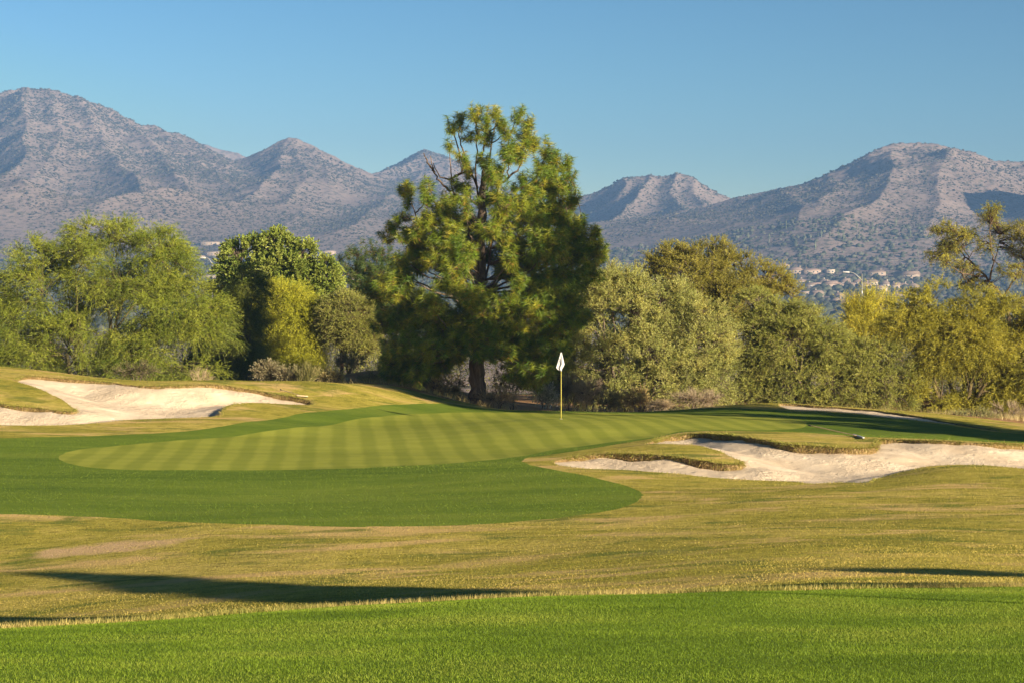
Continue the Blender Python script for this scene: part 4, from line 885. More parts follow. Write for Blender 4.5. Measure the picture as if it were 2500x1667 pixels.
open_tree('mesquite_tree', 'sparse open-crowned mesquite with dark bare forked limbs, standing above the broad palo verde', 103,
          [([(2466, 960, 0), (2466, 860, 0), (2464, 772, 0)], .2, .16), ([(2464, 772, 0), (2444, 721, 0), (2413, 680, .2), (2371, 633, .5), (2342, 602, .8)], .13, .03),
           ([(2418, 684, .1), (2424, 637, -.3), (2411, 594, -.5), (2411, 550, -.6)], .075, .025), ([(2448, 725, 0), (2475, 684, -.4), (2491, 643, -.8), (2500, 590, -1)], .07, .025),
           ([(2462, 762, 0), (2481, 745, .2), (2510, 722, .5), (2545, 660, .8)], .12, .05), ([(2407, 676, .2), (2348, 670, -.3), (2317, 653, -.6), (2290, 640, -.9)], .06, .015),
           ([(2371, 633, .5), (2350, 590, .2), (2335, 565, 0)], .04, .015), ([(2436, 708, 0), (2405, 700, -.7), (2370, 716, -1.1)], .05, .015), ([(2426, 637, -.3), (2440, 600, .2), (2446, 570, .5)], .04, .015), ([(2464, 770, 0), (2440, 757, -.5), (2425, 745, -.9)], .06, .02)],
          [(2417, 531, 25, 20), (2307, 557, 22, 12), (2342, 572, 30, 18), (2291, 566, 22, 10), (2322, 613, 35, 12), (2281, 623, 22, 10), (2301, 639, 25, 10), (2373, 568, 25, 12), (2477, 562, 25, 25), (2485, 602, 28, 30), (2444, 562, 20, 18), (2454, 664, 28, 20), (2383, 696, 35, 15), (2417, 513, 18, 12), (2362, 653, 30, 12), (2434, 531, 15, 15), (2495, 664, 15, 25), (2322, 594, 25, 10), (2530, 600, 40, 40), (2405, 600, 20, 20)],
          61, clumps=560, twigs=8, lpt=13, tlen=.42, cols=[(.13, .14, .02), (.22, .225, .03), (.32, .30, .045)])

# ---- the thicket behind the trees: one leafy mass nobody could count
r = np.random.default_rng(99); n = 2600
x = r.uniform(-46, 46, n); y = 101 + 14 * r.uniform(0, 1, n) ** 1.3; hh = 1.4 + 2.6 * np.clip(.5 + fbm(np.stack([x / 5, y / 5], 1), 3, 66), 0, 1); z0_ = base_z(np.stack([x, np.minimum(y, 114)], 1))
p = np.stack([x, y, z0_ + hh * r.uniform(.05, 1, n) ** .7], 1); m = n * 70; k = np.repeat(np.arange(n), 70)
pos = p[k] + r.normal(size=(m, 3)) * np.array([.5, .5, .35]); cc = np.array([(.06, .07, .02), (.10, .11, .03), (.17, .16, .05)])[r.integers(0, 3, n)][k] * r.uniform(.7, 1.3, (m, 1))
V, F, C = leaves(pos, nrm(rnd_dir(m, r) + [0, 0, .4]), r.uniform(.08, .2, m), r.uniform(.03, .06, m), cc, r)
o = mesh_obj('undergrowth_thicket', V, [F], M['leaf'], col=C); o['kind'] = 'stuff'
# ---- low shrubs along the edge of the turf
def shrub(label, px, py, D, rx, ry, cols, kind='leafy', seed=1, n=70, group=None, name='desert_shrub', cat='shrub', **kw):
    a = dict(twigs=7, tlen=.3, lpt=12, leaf=.05, lw=.018, droop=.1, up=.6, spread=.8, stems=5, trunk_r=.022, fork=.3, limbs=8, stemspread=.12, twigcol=(.20, .15, .09), shell=.3)
    if kind == 'dry': a.update(lpt=5, leaf=.035, lw=.012, twigs=12, tlen=.34, tw_r=.006, twigcol=(.34, .27, .19))
    if kind == 'flower': a.update(lpt=9, leaf=.05, lw=.04, twigs=8)
    a.update(kw)
    return make_tree(name, label, cat, (px, py + ry), D, [(px, py, rx, ry), (px - rx * .45, py + ry * .3, rx * .5, ry * .6), (px + rx * .4, py + ry * .35, rx * .55, ry * .6)], clumps=n, cols=cols, seed=seed, group=group, zmin=-9, **a)
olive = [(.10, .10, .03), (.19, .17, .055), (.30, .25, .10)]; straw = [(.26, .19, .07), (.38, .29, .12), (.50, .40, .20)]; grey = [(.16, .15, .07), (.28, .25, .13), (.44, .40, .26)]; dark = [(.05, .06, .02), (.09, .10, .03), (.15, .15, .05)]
for i, (lb, px, py, D, rx, ry, c, kd, n) in enumerate([
    ('round olive shrub under the pine, directly beside the shaded bank', 1000, 925, 84, 52, 34, olive, 'leafy', 110),
    ('tawny shrub under the pine touching its trunk on the bank side', 1085, 945, 83.5, 55, 30, straw, 'leafy', 110),
    ('tall olive shrub standing in the shade under the pine boughs behind its trunk', 1060, 905, 86, 48, 30, olive, 'leafy', 90),
    ('pale dry shrub at the foot of the pine trunk on the flag side', 1215, 972, 81.5, 46, 22, straw, 'dry', 90),
    ('olive shrub behind the pine trunk on the flag side', 1250, 925, 85, 50, 36, olive, 'leafy', 110),
    ('pale flowering shrub just beside the flagstick', 1328, 962, 82, 34, 30, [(.30, .27, .20), (.50, .46, .38), (.70, .66, .58)], 'flower', 75),
    ('dusky grey shrub right behind the flagstick', 1392, 950, 82.5, 36, 36, [(.09, .08, .055), (.16, .14, .09), (.24, .21, .14)], 'dry', 110),
    ('pinkish dry shrub between the flagstick and the desert willow', 1440, 955, 82, 36, 34, [(.34, .24, .16), (.46, .34, .24), (.56, .44, .33)], 'dry', 110),
    ('green shrub at the foot of the desert willow', 1490, 978, 81.5, 34, 24, olive, 'leafy', 80),
    ('straw-coloured shrub in front of the desert willow stems', 1555, 972, 81.5, 34, 28, straw, 'leafy', 85),
    ('low withered shrub at the turf edge past the desert willow', 1612, 990, 81, 30, 12, straw, 'dry', 45),
    ('long low shrub under the desert willow boughs by the green edge', 1700, 972, 82, 60, 18, [(.12, .10, .04), (.20, .16, .07), (.28, .23, .10)], 'dry', 90),
    ('pale silvery shrub at the foot of the shaded palo verde', 650, 905, 80, 32, 24, grey, 'leafy', 75),
    ('silvery shrub on the crest in front of the yellow-green palo verde', 702, 912, 79.5, 32, 17, grey, 'leafy', 60),
    ('soft straw-green shrub on the crest beside the mesquite', 800, 918, 80.5, 42, 22, [(.26, .22, .08), (.36, .31, .13), (.46, .40, .20)], 'leafy', 80),
    ('olive shrub low on the orange sandy bank', 905, 930, 83, 32, 16, olive, 'leafy', 55),
    ('tan shrub at the lower end of the orange sandy bank', 955, 948, 82.5, 34, 16, straw, 'dry', 55),
    ('green shrub behind the orange sandy bank under the mesquite', 855, 880, 91, 40, 22, olive, 'leafy', 70),
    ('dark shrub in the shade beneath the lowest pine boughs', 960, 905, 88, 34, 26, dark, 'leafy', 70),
    ('light green bush at the turf edge below the broad palo verde', 2375, 1022, 76, 62, 24, [(.16, .18, .06), (.25, .26, .10), (.34, .34, .15)], 'leafy', 120),
    ('dry brown shrub under the broad palo verde, behind the light green bush', 2460, 1012, 80, 46, 34, [(.14, .10, .04), (.22, .16, .07), (.30, .22, .10)], 'dry', 90),
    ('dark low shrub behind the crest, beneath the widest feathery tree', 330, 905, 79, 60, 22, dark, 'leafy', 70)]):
    shrub(lb, px, py, D, rx, ry, c, kd, 200 + i, n)
# upright broom: a fan of long bare green wands
def broom(label, px, py, D, n, L, seed, cols, name='desert_broom', spread=.8, w=.011):
    r = np.random.default_rng(seed); x = (px - CX) / FPX * D; z = float(base_z([[x, D]])[0]); B = np.array([x, D, z])
    root = thing(name, B, label, 'shrub')
    b0 = B + r.normal(size=(n, 3)) * np.array([.12, .12, 0]); d = nrm(np.stack([r.normal(.25, spread * .6, n), r.normal(0, spread * .5, n), np.ones(n)], 1)); ln = L * r.uniform(.5, 1.1, n)[:, None]
    e = b0 + d * ln; pth = wob(bezier(b0, (b0 + e) / 2 + np.array([0, 0, .1]), e, 6), .03, r)
    g = Bag(); V, Q = tubes(pth, np.linspace(1.2, .35, 6)[None] * w + 0 * ln, 4); c = np.array(cols)[r.integers(0, len(cols), n)]; g.add(V, [Q], np.repeat(c, 24, 0))
    k = np.repeat(np.arange(n), 9); t = r.uniform(.35, 1, len(k)); st = pth[k, (t * 5).astype(int)]; dd = nrm(d[k] + rnd_dir(len(k), r) * .5); e2 = st + dd * r.uniform(.12, .35, len(k))[:, None]
    V, Q = tubes(bezier(st, (st + e2) / 2, e2, 3), np.linspace(.5, .2, 3)[None] * w + 0 * k[:, None], 3); g.add(V, [Q], np.repeat(c[k], 9, 0))
    g.build('wands', M['twig'], root, False, B)
broom('spiky desert broom fanning out dark green wands on the crest', 745, 935, 79, 60, 1.0, 71, [(.11, .11, .03), (.17, .16, .05), (.25, .22, .09)])
broom('low dry sprig lying over the bunker crest below the widest feathery tree', 492, 930, 77, 26, .5, 72, [(.46, .36, .22), (.36, .27, .16)], 'dry_sprig', 1.3, .008)
# dry tufted grass on the desert edge
xy = np.stack([rng.uniform(-24, 24, 60000), rng.uniform(74, 92, 60000)], 1); xy = xy[pip(zones['desert'][0], xy) & (fbm(xy / 1.3, 3, 77) > -.05)]
blades('dry_desert_grass', xy, .08, .34, .014, 1.0, [(.20, .18, .06), (.36, .29, .12), (.52, .42, .22)], (.6, .6), 55)

# ---- trees just outside the frame, whose shadows lie on the turf
def shade_tree(label, X, Y, h, rx, z0, seed, n=260, tp=(.8, 1.0, .8, .45), off=(0, 0, 0, 0), tr=None, **kw):
    s = Y / FPX; zb = float(base_z([[X, Y]])[0]); cp_ = lambda z: CY - (z - CZ) / s; px = CX + X / s
    hz = [(px - of * .682 / s, cp_(zb + z0 + (h - z0) * f), rx * w_ / s, (h - z0) * .2 / s, -of * .731) for f, w_, of in zip((.18, .42, .66, .86), tp, off)]
    return make_tree('shade_tree', label, 'tree', (px, cp_(zb)), Y, hz, clumps=n, twigs=9, tlen=.22 if h < 6 else .6, lpt=10, leaf=.13 if h < 6 else .16, lw=.08, cols=[(.06, .09, .02), (.12, .15, .03)], droop=.15, up=.4, stems=1, trunk_r=tr or (.06 if h < 6 else .16), fork=.45, limbs=12, seed=seed, shell=.2, **kw)
shade_tree('tall dense tree beside the hole, just out of view, shading the pine boughs', 20.8, 63.4, 14.6, 3.3, 4.6, 81, 700)
shade_tree('tall bare-stemmed tree beside the hole, just out of view, shading the lowest pine boughs', 19.8, 57.6, 11.6, 2.3, 6.6, 88, 420, tr=.07)
shade_tree('dense tree beside the hole, just out of view, shading the far end of the green', 25.5, 55.5, 6.0, 2.3, .5, 82, 420)
shade_tree('second tree beside the hole, just out of view, shading the far bunker', 30.0, 55.5, 7.0, 2.3, .5, 85, 380)
shade_tree('third tree beside the hole, just out of view, shading the fringe above the rake', 28.0, 49.0, 6.0, 2.0, .5, 87, 380)
shade_tree('bushy tree beside the fairway, just out of view, shading the hollow', 15.4, 11.2, 5.25, 1.15, 2.85, 83, 420, tp=(1.15, .9, .5, .22), off=(.7, .5, .25, 0))
shade_tree('slender tree beside the fairway, just out of view, shading the rough', 21.6, 9.1, 4.5, .6, 1.0, 84, 130)
shade_tree('small tree beside the fairway, just out of view, its shadow tip touching the hollow', 10.4, 11.0, 3.9, .6, 2.7, 86, 90, tr=.02)
# ------------------------------------------------------------------ flagstick, rakes
M['yellow'] = mat_plain('yellow_enamel', (.44, .38, .06), .4, .4)
M['cloth'] = mat_plain('white_flag_cloth', (.52, .52, .53), .85, .1, 0, .04)
M['ink'] = mat_plain('dark_print', (.02, .02, .025), .8, .1)
M['rubber'] = mat_plain('dark_rubber', (.03, .03, .035), .6, .3)
M['ash'] = mat_plain('pale_wood', (.46, .34, .20), .6, .3, 0, .2, 20)
M['greyplastic'] = mat_plain('grey_plastic', (.42, .42, .43), .45, .4)
M['steel'] = mat_plain('galvanised_steel', (.24, .25, .26), .45, .5, .5)
M['white'] = mat_plain('white_enamel', (.75, .75, .75), .5, .4)
fxy = hit(1370, 1022); FD = fxy[1]; fz = float(base_z([fxy])[0]); fb = np.array([fxy[0], FD, fz])
root = thing('flagstick', fb, 'yellow flagstick with a limp white flag standing on the putting green', 'golf flag')
ftop = P(1370, 860.5, FD)
def tube1(name, pts, r0, r1, mat, parent, loc, sides=10):
    V, Q = tubes(np.array(pts)[None], np.linspace(r0, r1, len(pts))[None], sides); n = len(V)
    caps = [np.arange(sides)[::-1][None], (n - sides + np.arange(sides))[None]]
    return mesh_obj(name, V, [Q] + caps, mat, parent, None, True, loc)
tube1('pole', np.linspace(fb - [0, 0, .12], ftop, 8), .0125, .011, M['yellow'], root, fb)
fs = FD / FPX
vl = np.array([[860, 1368.6, 1371.4], [866, 1367, 1372.6], [879.5, 1362.6, 1376], [889, 1360, 1378.3], [896, 1357.6, 1375], [900.5, 1360, 1372], [905.5, 1368.3, 1371]])
def cloth_pt(u, v):
    py = 860 + v * 45.5; a = np.interp(py, vl[:, 0], vl[:, 1]); b = np.interp(py, vl[:, 0], vl[:, 2])
    px = a + (b - a) * u; wv = np.clip((py - 860) / 22, 0, 1)
    y = FD - .03 - wv * (.05 * np.sin(u * 9.5 + v * 1.2) + .05 * np.sin(u * np.pi) + .02 * np.sin(u * 21 + 3 * v))
    return np.stack([(px - CX) * fs, y, CZ + (CY - py) * fs], -1)
U, W_ = np.meshgrid(np.linspace(0, 1, 37), np.linspace(0, 1, 41)); V = cloth_pt(U.ravel(), W_.ravel())
i = (np.arange(40)[:, None] * 37 + np.arange(36)[None]).ravel()
flag = mesh_obj('flag', V, [np.stack([i, i + 1, i + 38, i + 37], 1)], M['cloth'], root, None, True, fb)
md = flag.modifiers.new('thickness', 'SOLIDIFY'); md.thickness = .003
def zf(x, y):
    py = 840 + y / 15.68; px = 1330 + x / 15.68; a = np.interp(py, vl[:, 0], vl[:, 1]); b = np.interp(py, vl[:, 0], vl[:, 2])
    return (px - a) / (b - a), (py - 860) / 45.5
bag = Bag()
for st in ([(528, 575), (552, 558), (585, 566)], [(572, 600), (600, 612), (618, 645), (590, 640)], [(572, 602), (556, 632), (540, 668), (528, 690)], [(548, 660), (582, 690), (604, 716), (648, 706)], [(524, 722), (540, 742), (566, 740)], [(580, 650), (600, 660)]):
    q = np.array([zf(*p) for p in st]); t = np.linspace(0, 1, 12); qq = np.stack([np.interp(t, np.linspace(0, 1, len(q)), q[:, k]) for k in (0, 1)], 1)
    pt = cloth_pt(qq[:, 0], qq[:, 1]) - np.array([0, .007, 0]); d = nrm(np.gradient(pt, axis=0)); nn = np.stack([-d[:, 2], 0 * d[:, 0], d[:, 0]], 1) * .009 * np.linspace(1, .6, 12)[:, None]
    V = np.concatenate([pt + nn, pt - nn]); k = np.arange(11); bag.add(V, [np.stack([k, k + 1, k + 13, k + 12], 1)], (0, 0, 0))
bag.build('emblem', M['ink'], flag, False, fb)
# the cup rim the stick stands in
a = np.linspace(0, 2 * np.pi, 25)[:-1]; V = np.concatenate([np.stack([fb[0] + rr_ * np.cos(a), FD + rr_ * np.sin(a), np.full(24, fz + h_)], 1) for rr_, h_ in ((.058, .004), (.054, .006), (.054, -.09))])
k = np.arange(24); k2 = (k + 1) % 24
mesh_obj('cup', V, [np.concatenate([np.stack([k, k2, k2 + 24, k + 24], 1), np.stack([k + 24, k2 + 24, k2 + 48, k + 48], 1)])], M['white'], root, None, True, fb)

def on_turf(px, py, up=.03):
    q = hit(px, py); return np.array([q[0], q[1], float(base_z([q])[0]) + up])
def rake(label, h0, h1, g1, lift, headmat):
    """h0,h1: ends of the head bar; g1: end of the handle"""
    a, b, g = on_turf(*h0, .05), on_turf(*h1, .05), on_turf(*g1, .03 + lift)
    c = (a + b) / 2; root = thing('bunker_rake', c - [0, 0, .05], label, 'rake', 'bunker rakes lying on the grass')
    d = nrm(b - a); up = np.array([0, 0, 1.0]); s = nrm(np.cross(d, up))
    L = np.linalg.norm(b - a) / 2
    def bar(L, w, h, off):
        V, F = box(-L, L, -w, w, -h, h); return c + off + V[:, :1] * d + V[:, 1:2] * s + V[:, 2:] * up, F
    V, F = bar(L, .03, .02, 0); o = mesh_obj('head', V, [F], headmat, root, None, False, c); o.parent = root; o.location = (0, 0, .05)
    bv = o.modifiers.new('bevel', 'BEVEL'); bv.width = .008; bv.segments = 2
    nt_ = 33; tx = np.linspace(-.96 * L, .96 * L, nt_); tz = np.where(np.arange(nt_) % 2 == 1, -.055, -.018)
    top_ = np.array([c + d * x for x in tx]); low_ = np.array([c + d * x + up * z for x, z in zip(tx, tz)]); f_ = s * .008
    V = np.concatenate([top_ + f_, low_ + f_, top_ - f_, low_ - f_]); k = np.arange(nt_ - 1); n_ = nt_
    o2 = mesh_obj('comb', V, [np.concatenate([np.stack([k, k + 1, k + n_ + 1, k + n_], 1), np.stack([k + 2 * n_, k + 3 * n_, k + 3 * n_ + 1, k + 2 * n_ + 1], 1), np.stack([k + n_, k + n_ + 1, k + 3 * n_ + 1, k + 3 * n_], 1)])], M['rubber'], root, None, False, c); o2.location = (0, 0, .05)
    hp = np.linspace(c, g, 10); o3 = tube1('handle', hp, .013, .013, M['ash'], root, c, 8); o3.location = (0, 0, .05)
    o4 = tube1('grip', np.linspace(g - (g - c) * .06, g, 4), .019, .019, M['rubber'], root, c, 8); o4.location = (0, 0, .05)
    return root
rake('grey bunker rake on the grass tongue above the nearer sand bunker', (2083, 1064), (2108, 1072), (1973, 1058), .22, M['greyplastic'])
rake('pale bunker rake on the grassy mound beside the far end of its sand bunker', (724, 968), (752, 970), (684, 955), .04, M['ash'])

# ------------------------------------------------------------------ street lamps, power line
def street_lamp(label, px, D, top_py, arm_px):
    x = (px - CX) / FPX * D; zb = float(far_z(np.array([x]), np.array([D]))[0]); B = np.array([x, D, zb]); T = P(px, top_py, D)
    root = thing('street_lamp', B, label, 'street lamp', 'street lamps beyond the trees')
    tube1('pole', np.linspace(B - [0, 0, .2], T, 6), .13, .075, M['steel'], root, B, 10)
    q = [P(a, b, D) for a, b in arm_px]; q = np.array(q); u = np.linspace(0, 1, len(q)); v = np.linspace(0, 1, 16); pf = np.stack([np.interp(v, u, q[:, k]) for k in range(3)], 1); pf[1:-1] = (pf[:-2] + pf[1:-1] + pf[2:]) / 3
    tube1('arm', pf, .06, .045, M['steel'], root, B, 8)
    e = pf[-1]; V, F = box(-.42, .2, -.14, .14, -.09, .07); V[[0, 3], 2] += .05; o = mesh_obj('lamp_head', V + e, [F], M['greyplastic'], root, None, False, B); bv = o.modifiers.new('bevel', 'BEVEL'); bv.width = .05; bv.segments = 3
street_lamp('street lamp with a curved arm before the valley houses by the yellow palo verde', 2104, 185, 669, [(2104, 686), (2096, 677), (2086, 668), (2075, 664.5), (2068, 665)])
street_lamp('street lamp with a curved arm seen between the feathery tree and the broad-leaved tree', 518, 190, 641, [(518, 648), (514, 638), (508, 631), (502, 629), (497, 630)])
wl = [P(a, b, 165) for a, b in ((1172, 620), (1380, 632), (1520, 637), (1700, 640.5), (1880, 641.5), (2060, 640), (2270, 634), (2500, 624), (2760, 608))]
bq = np.array([wl[0][0], 165, float(far_z(np.array([wl[0][0]]), np.array([165.]))[0])]); root = thing('power_line', bq, 'thin pale power line strung across the view in front of the lower hillside', 'power line')
u = np.linspace(0, 1, len(wl)); v = np.linspace(0, 1, 60); pf = np.stack([np.interp(v, u, np.array(wl)[:, k]) for k in range(3)], 1)
for _ in range(6): pf[1:-1] = (pf[:-2] + 2 * pf[1:-1] + pf[2:]) / 4
tube1('wire', pf, .011, .011, M['steel'], root, bq, 6)
for e in (pf[-1],):
    zb = float(far_z(np.array([e[0]]), np.array([e[1]]))[0]); tube1('utility_pole', np.linspace([e[0], e[1], zb - .3], e + [0, 0, .3], 5), .16, .11, M['bark'], root, bq, 10)

# ------------------------------------------------------------------ houses in the valley
M['stucco'] = [mat_plain('tan_stucco', (.47, .37, .28), .9, .1, 0, .1, .4), mat_plain('pink_stucco', (.52, .40, .31), .9, .1, 0, .1, .4), mat_plain('cream_stucco', (.62, .52, .40), .9, .1, 0, .1, .4)]
M['tile'] = [mat_plain('tan_roof_tile', (.36, .27, .21), .85, .15, 0, .2, 1.2), mat_plain('pink_roof_tile', (.40, .285, .22), .85, .15, 0, .2, 1.2), mat_plain('brown_roof_tile', (.34, .25, .19), .85, .15, 0, .2, 1.2)]
M['glass'] = mat_plain('window_glass', (.04, .05, .06), .1, .5)
def house(label, px, py, wpx, kind, seed, grp='tan houses in the valley below the mountains'):
    r = np.random.default_rng(seed); B = at_floor(px, py + 4); B[2] -= .2
    w = max(9, wpx / FPX * B[1]) * .95; d = r.uniform(9, 13); h = r.uniform(2.9, 3.6); rot = r.uniform(-.55, .35)
    root = thing('house', B, label, 'house', grp); root.rotation_euler = (0, 0, rot)
    x0, x1, y0, y1 = -w / 2, w / 2, -d / 2, d / 2
    wallm = M['stucco'][r.integers(0, 3)]; roofm = M['tile'][r.integers(0, 3)]
    V, F = box(x0, x1, y0, y1, -2.0, h)
    mesh_obj('wall', V, [F], wallm, root)
    e = .6; rh = d * r.uniform(.2, .27)
    if kind == 'flat':
        Vb = Bag()
        for bx_ in ((x0 - .1, x1 + .1, y0 - .1, y0 + .3), (x0 - .1, x1 + .1, y1 - .3, y1 + .1), (x0 - .1, x0 + .3, y0 + .3, y1 - .3), (x1 - .3, x1 + .1, y0 + .3, y1 - .3)):
            V, F = box(*bx_, h + .003, h + .7); Vb.add(V, [F], (0, 0, 0))
        V, F = box(x0 + .3, x1 - .3, y0 + .3, y1 - .3, h + .003, h + .25); Vb.add(V, [F], (0, 0, 0)); rf = Vb.build('roof', wallm, root)
    else:
        ins = d / 2 if kind == 'hip' else -.02
        rx0, rx1 = x0 - e + ins, x1 + e - ins
        if rx1 <= rx0: rx0 = rx1 = 0
        V = np.array([(x0 - e, y0 - e, h), (x1 + e, y0 - e, h), (x1 + e, y1 + e, h), (x0 - e, y1 + e, h), (x0 - e, y0 - e, h + .25), (x1 + e, y0 - e, h + .25), (x1 + e, y1 + e, h + .25), (x0 - e, y1 + e, h + .25), (rx0, 0, h + rh), (rx1, 0, h + rh)]); V[:4, 2] += .003
        rf = mesh_obj('roof', V, [np.array([[3, 2, 1, 0], [0, 1, 5, 4], [1, 2, 6, 5], [2, 3, 7, 6], [3, 0, 4, 7], [4, 5, 9, 8], [6, 7, 8, 9]]), np.array([[5, 6, 9], [7, 4, 8]])], roofm, root)
        cxh = r.uniform(-.3, .3) * w; V, F = box(cxh - .55, cxh + .55, .6, 1.7, h + .6, h + rh + 1.1); mesh_obj('chimney', V, [F], wallm, rf)
    for t in ((-.28, .06, .3) if w > 14 else (-.2, .22)):
        V, F = box(t * w - .8, t * w + .8, y0 - .05, y0 - .003, .9, 2.3); f_ = mesh_obj('window', V, [F], M['white'], root)
        V, F = box(t * w - .68, t * w + .68, y0 - .07, y0 - .053, 1.02, 2.18); mesh_obj('pane', V, [F], M['glass'], f_)
def zh(x, y, w): return 1880 + x / 6.19, 630 + y / 6.19, w / 6.19 * 1.12
def zl(x, y, w): return 420 + x / 4.355, 560 + y / 4.355, w / 4.355
top = 'in the topmost house row'
hs_ = [(f'{a} house {top}, {b}', *zh(*c), k) for a, b, c, k in (
    ('pale-roofed', 'half hidden by the tall olive-brown mesquite', (190, 140, 170), 'hip'), ('wide tan-roofed', 'first one clear of the mesquite foliage', (380, 210, 220), 'hip'), ('spreading tan-roofed', 'midway from mesquite to street lamp', (620, 212, 250), 'hip'), ('very small cream', 'standing alone before the lamp arm', (900, 208, 80), 'flat'), ('orange-tan', 'just beyond the street lamp pole', (1600, 240, 260), 'hip'), ('largest long-roofed', 'last one before the sparse mesquite', (2070, 275, 330), 'gable'))]
mid = 'in the long middle house row'
hs_ += [(f'{a} house {mid}, {b}', *zh(*c), k) for a, b, c, k in (
    ('low tan', 'nearest the olive-brown mesquite', (470, 375, 130), 'hip'), ('dark-sided', 'second past the mesquite foliage', (650, 430, 210), 'gable'), ('peaked tan', 'highest gable of the row', (820, 385, 170), 'hip'), ('dark-sided', 'just lower than the highest gable', (905, 425, 190), 'gable'), ('plain tan', 'just past the highest gable', (1020, 425, 150), 'hip'), ('steep-roofed', 'set back behind its middle', (1130, 385, 110), 'gable'), ('dark-fronted', 'second before the lamp pole', (1225, 435, 150), 'hip'), ('tan', 'directly before the lamp pole', (1330, 385, 110), 'hip'), ('tan', 'cut by the lamp pole itself', (1430, 435, 170), 'hip'), ('narrow', 'set back just past the lamp pole', (1525, 390, 110), 'gable'), ('bright cream', 'largest beyond the lamp pole', (1640, 480, 220), 'hip'), ('small tan', 'behind the bright cream one', (1750, 420, 120), 'hip'), ('tan', 'second past the bright cream one', (1890, 445, 120), 'gable'), ('wide tan', 'third past the bright cream one', (2000, 435, 170), 'hip'), ('half-hidden', 'last one before the broad palo verde', (2170, 445, 130), 'hip'))]
low = 'in the lower house rows'
hs_ += [(f'{a} house {low}, {b}', *zh(*c), k) for a, b, c, k in (
    ('tiny white-walled', 'closest to the olive-brown mesquite', (525, 550, 70), 'flat'), ('half-hidden tan', 'second from the olive-brown mesquite', (700, 565, 130), 'gable'), ('flat-eaved cream', 'upper of the close pair', (1050, 605, 150), 'hip'), ('pink-walled', 'nearest the lamp pole', (1260, 615, 150), 'hip'), ('tan-roofed', 'lowest of the close pair', (1015, 680, 130), 'hip'), ('pinkish', 'lowest one, below the close pair', (1120, 700, 110), 'hip'), ('blue-shaded', 'seen through the yellow palo verde', (1640, 640, 110), 'gable'), ('grey-roofed', 'past the yellow palo verde', (1920, 600, 110), 'hip'), ('tan', 'touching the broad palo verde', (2070, 630, 120), 'hip'))]
hs_ += [(a, *zl(*c), k) for a, c, k in (('long flat pinkish house on the slope behind the widest feathery tree, upper one', (400, 150, 210), 'flat'), ('pale flat house below the long pinkish one, behind the widest feathery tree', (430, 265, 175), 'flat'), ('small pale house lowest behind the widest feathery tree', (285, 300, 110), 'flat'), ('tan house peeping over the shoulder of the broad-leaved tree', (950, 132, 110), 'flat'), ('long tan house between the broad-leaved tree and the dark conifers', (1640, 255, 200), 'flat'), ('small pale house just above the lower lobe of the broad-leaved tree', (1560, 335, 90), 'flat'), ('low orange-tan building by the bare lamp, behind the feathery tree', (370, 515, 290), 'flat'), ('orange-tan building glimpsed below the dark conifers', (1880, 545, 230), 'flat'))]
for i, (lb, px, py, w_, k) in enumerate(hs_): house(lb, px, py, w_, k, 500 + i)

# ------------------------------------------------------------------ saguaros on the lower slope
M['saguaro'] = mat_plain('saguaro_skin', (.20, .22, .12), .8, .1, 0, .2, 1)
sg = None
for i, (x, y) in enumerate(((830, 1275), (1000, 1282), (690, 1285), (757, 1287), (872, 1312), (550, 1312), (1110, 1240), (260, 1320), (640, 1385), (1150, 1490), (1480, 1440), (1300, 1180), (1420, 1280), (980, 1210), (400, 1210), (90, 1300))):
    B = at_floor(1800 + x / 3.357, 200 + y / 3.357)
    if sg is None:
        bag = Bag(); H = 7.0
        def ad(p, rad): V, Q = tubes(np.array(p, float)[None], np.array(rad, float)[None], 10); bag.add(V, [Q, np.arange(len(V) - 10, len(V))[None]], (0, 0, 0))
        ad([(0, 0, -.5), (0, 0, 2), (0, 0, 5), (0, 0, 6.6), (0, 0, H)], [.36, .42, .42, .34, .12])
        ad([(0, 0, 2.6), (.7, 0, 2.7), (1.0, 0, 3.1), (1.0, 0, 4.6), (1.0, 0, 4.9)], [.22, .25, .27, .25, .1]); ad([(0, 0, 3.3), (-.6, .1, 3.4), (-.9, .1, 3.9), (-.9, .1, 5.0), (-.9, .1, 5.3)], [.2, .23, .25, .23, .1])
        sg = bag.build('saguaro_cactus', M['saguaro'], None, True); o = sg
    else:
        o = sg.copy(); COL.objects.link(o)
    tag(o, 'tall pale saguaro cactus with raised arms on the scrubby lower mountain slope', 'cactus', 'saguaros on the lower slope')
    o.location = B; s_ = 1.0 + .5 * ((i * 37) % 10) / 10; o.scale = (s_, s_, s_); o.rotation_euler = (0, 0, i * 1.7)
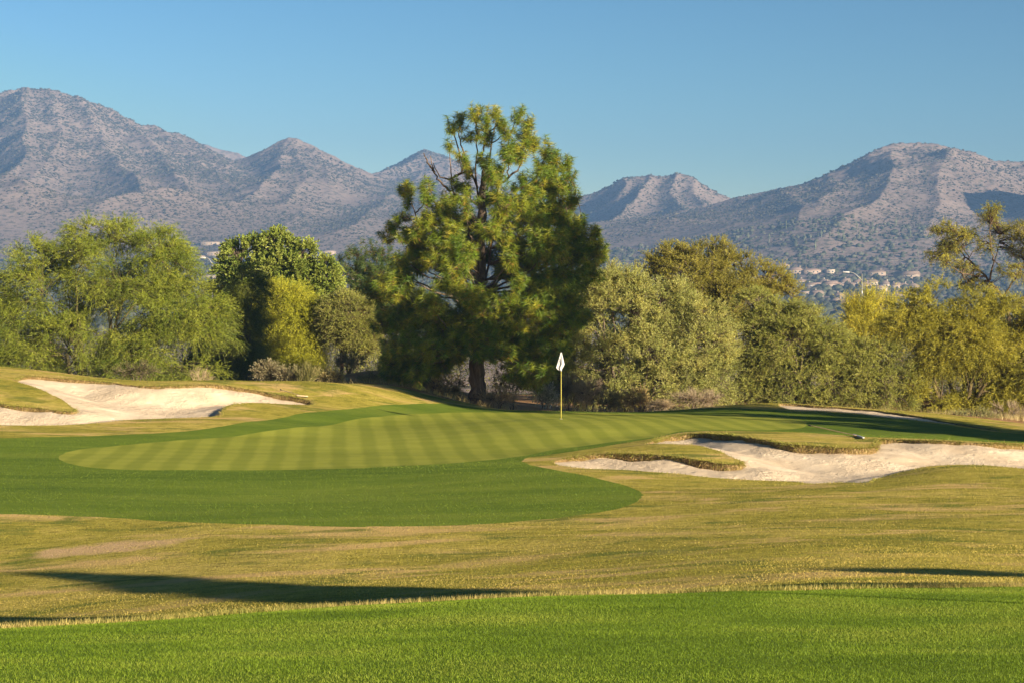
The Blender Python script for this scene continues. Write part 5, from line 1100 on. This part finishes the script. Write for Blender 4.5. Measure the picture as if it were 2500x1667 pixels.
# ------------------------------------------------------------------ camera, sun, sky, air
cam = bpy.data.cameras.new('camera'); co = bpy.data.objects.new('camera', cam); COL.objects.link(co)
co.location = (0, 0, CZ); co.rotation_euler = (R(90), 0, 0)
cam.sensor_width = 36; cam.lens = 72; cam.clip_start = .1; cam.clip_end = 30000
SC.camera = co
AZ, EL = 47.0, 13.0
S = Vector((math.sin(R(AZ)) * math.cos(R(EL)), -math.cos(R(AZ)) * math.cos(R(EL)), math.sin(R(EL))))
sun = bpy.data.lights.new('sun', 'SUN'); sun.energy = 5.0; sun.angle = R(.5); sun.color = (1, .84, .62)
so = bpy.data.objects.new('sun', sun); COL.objects.link(so); so.rotation_euler = S.to_track_quat('Z', 'Y').to_euler(); so.location = (60, -50, 60)
w = bpy.data.worlds.new('World'); SC.world = w; w.use_nodes = True; nt = w.node_tree
bg = nt.nodes['Background']; sky = nt.nodes.new('ShaderNodeTexSky'); sky.sky_type = 'NISHITA'; sky.sun_disc = False
sky.sun_elevation = R(EL); sky.sun_rotation = R(180 - AZ); sky.altitude = 500; sky.air_density = 1.0; sky.dust_density = 0.0; sky.ozone_density = 4.0
sp = nt.nodes.new('ShaderNodeSeparateColor'); cb = nt.nodes.new('ShaderNodeCombineColor'); nt.links.new(sky.outputs[0], sp.inputs[0])
for k, (pw, gn, cl) in enumerate(((2.9, 195.0, 4.3), (2.35, 44.5, 6.3), (2.4, 24.6, 6.4))):      # deepen the blue the way the photograph's grade does
    m1 = nt.nodes.new('ShaderNodeMath'); m1.operation = 'MINIMUM'; m1.inputs[1].default_value = cl; nt.links.new(sp.outputs[k], m1.inputs[0])
    m2 = nt.nodes.new('ShaderNodeMath'); m2.operation = 'POWER'; m2.inputs[1].default_value = pw; nt.links.new(m1.outputs[0], m2.inputs[0])
    m3 = nt.nodes.new('ShaderNodeMath'); m3.operation = 'MULTIPLY'; m3.inputs[1].default_value = gn * .1 ** pw; nt.links.new(m2.outputs[0], m3.inputs[0]); nt.links.new(m3.outputs[0], cb.inputs[k])
nt.links.new(cb.outputs[0], bg.inputs[0]); bg.inputs[1].default_value = .05
vs = SC.view_settings; vs.view_transform = 'Standard'; vs.look = 'None'; vs.exposure = 1.38; vs.gamma = 1
cy = SC.cycles
cy.max_bounces = 6; cy.diffuse_bounces = 3; cy.glossy_bounces = 2; cy.transmission_bounces = 3; cy.transparent_max_bounces = 4; cy.volume_bounces = 0
cy.use_denoising = True; cy.sample_clamp_indirect = 4; cy.use_adaptive_sampling = True; cy.adaptive_threshold = .01
# ------------------------------------------------------------------ air between here and the mountains
hv, hf = box(-6500, 6500, -60, 5700, -8, 560)
t = NT('haze_volume'); v = t.n('ShaderNodeVolumePrincipled'); v.inputs['Color'].default_value = (.23, .44, .86, 1); v.inputs['Density'].default_value = .000205; v.inputs['Anisotropy'].default_value = 0
t.l(v.outputs[0], t.out.inputs['Volume'])
ho = mesh_obj('haze', hv, [hf], t.m); ho['kind'] = 'stuff'
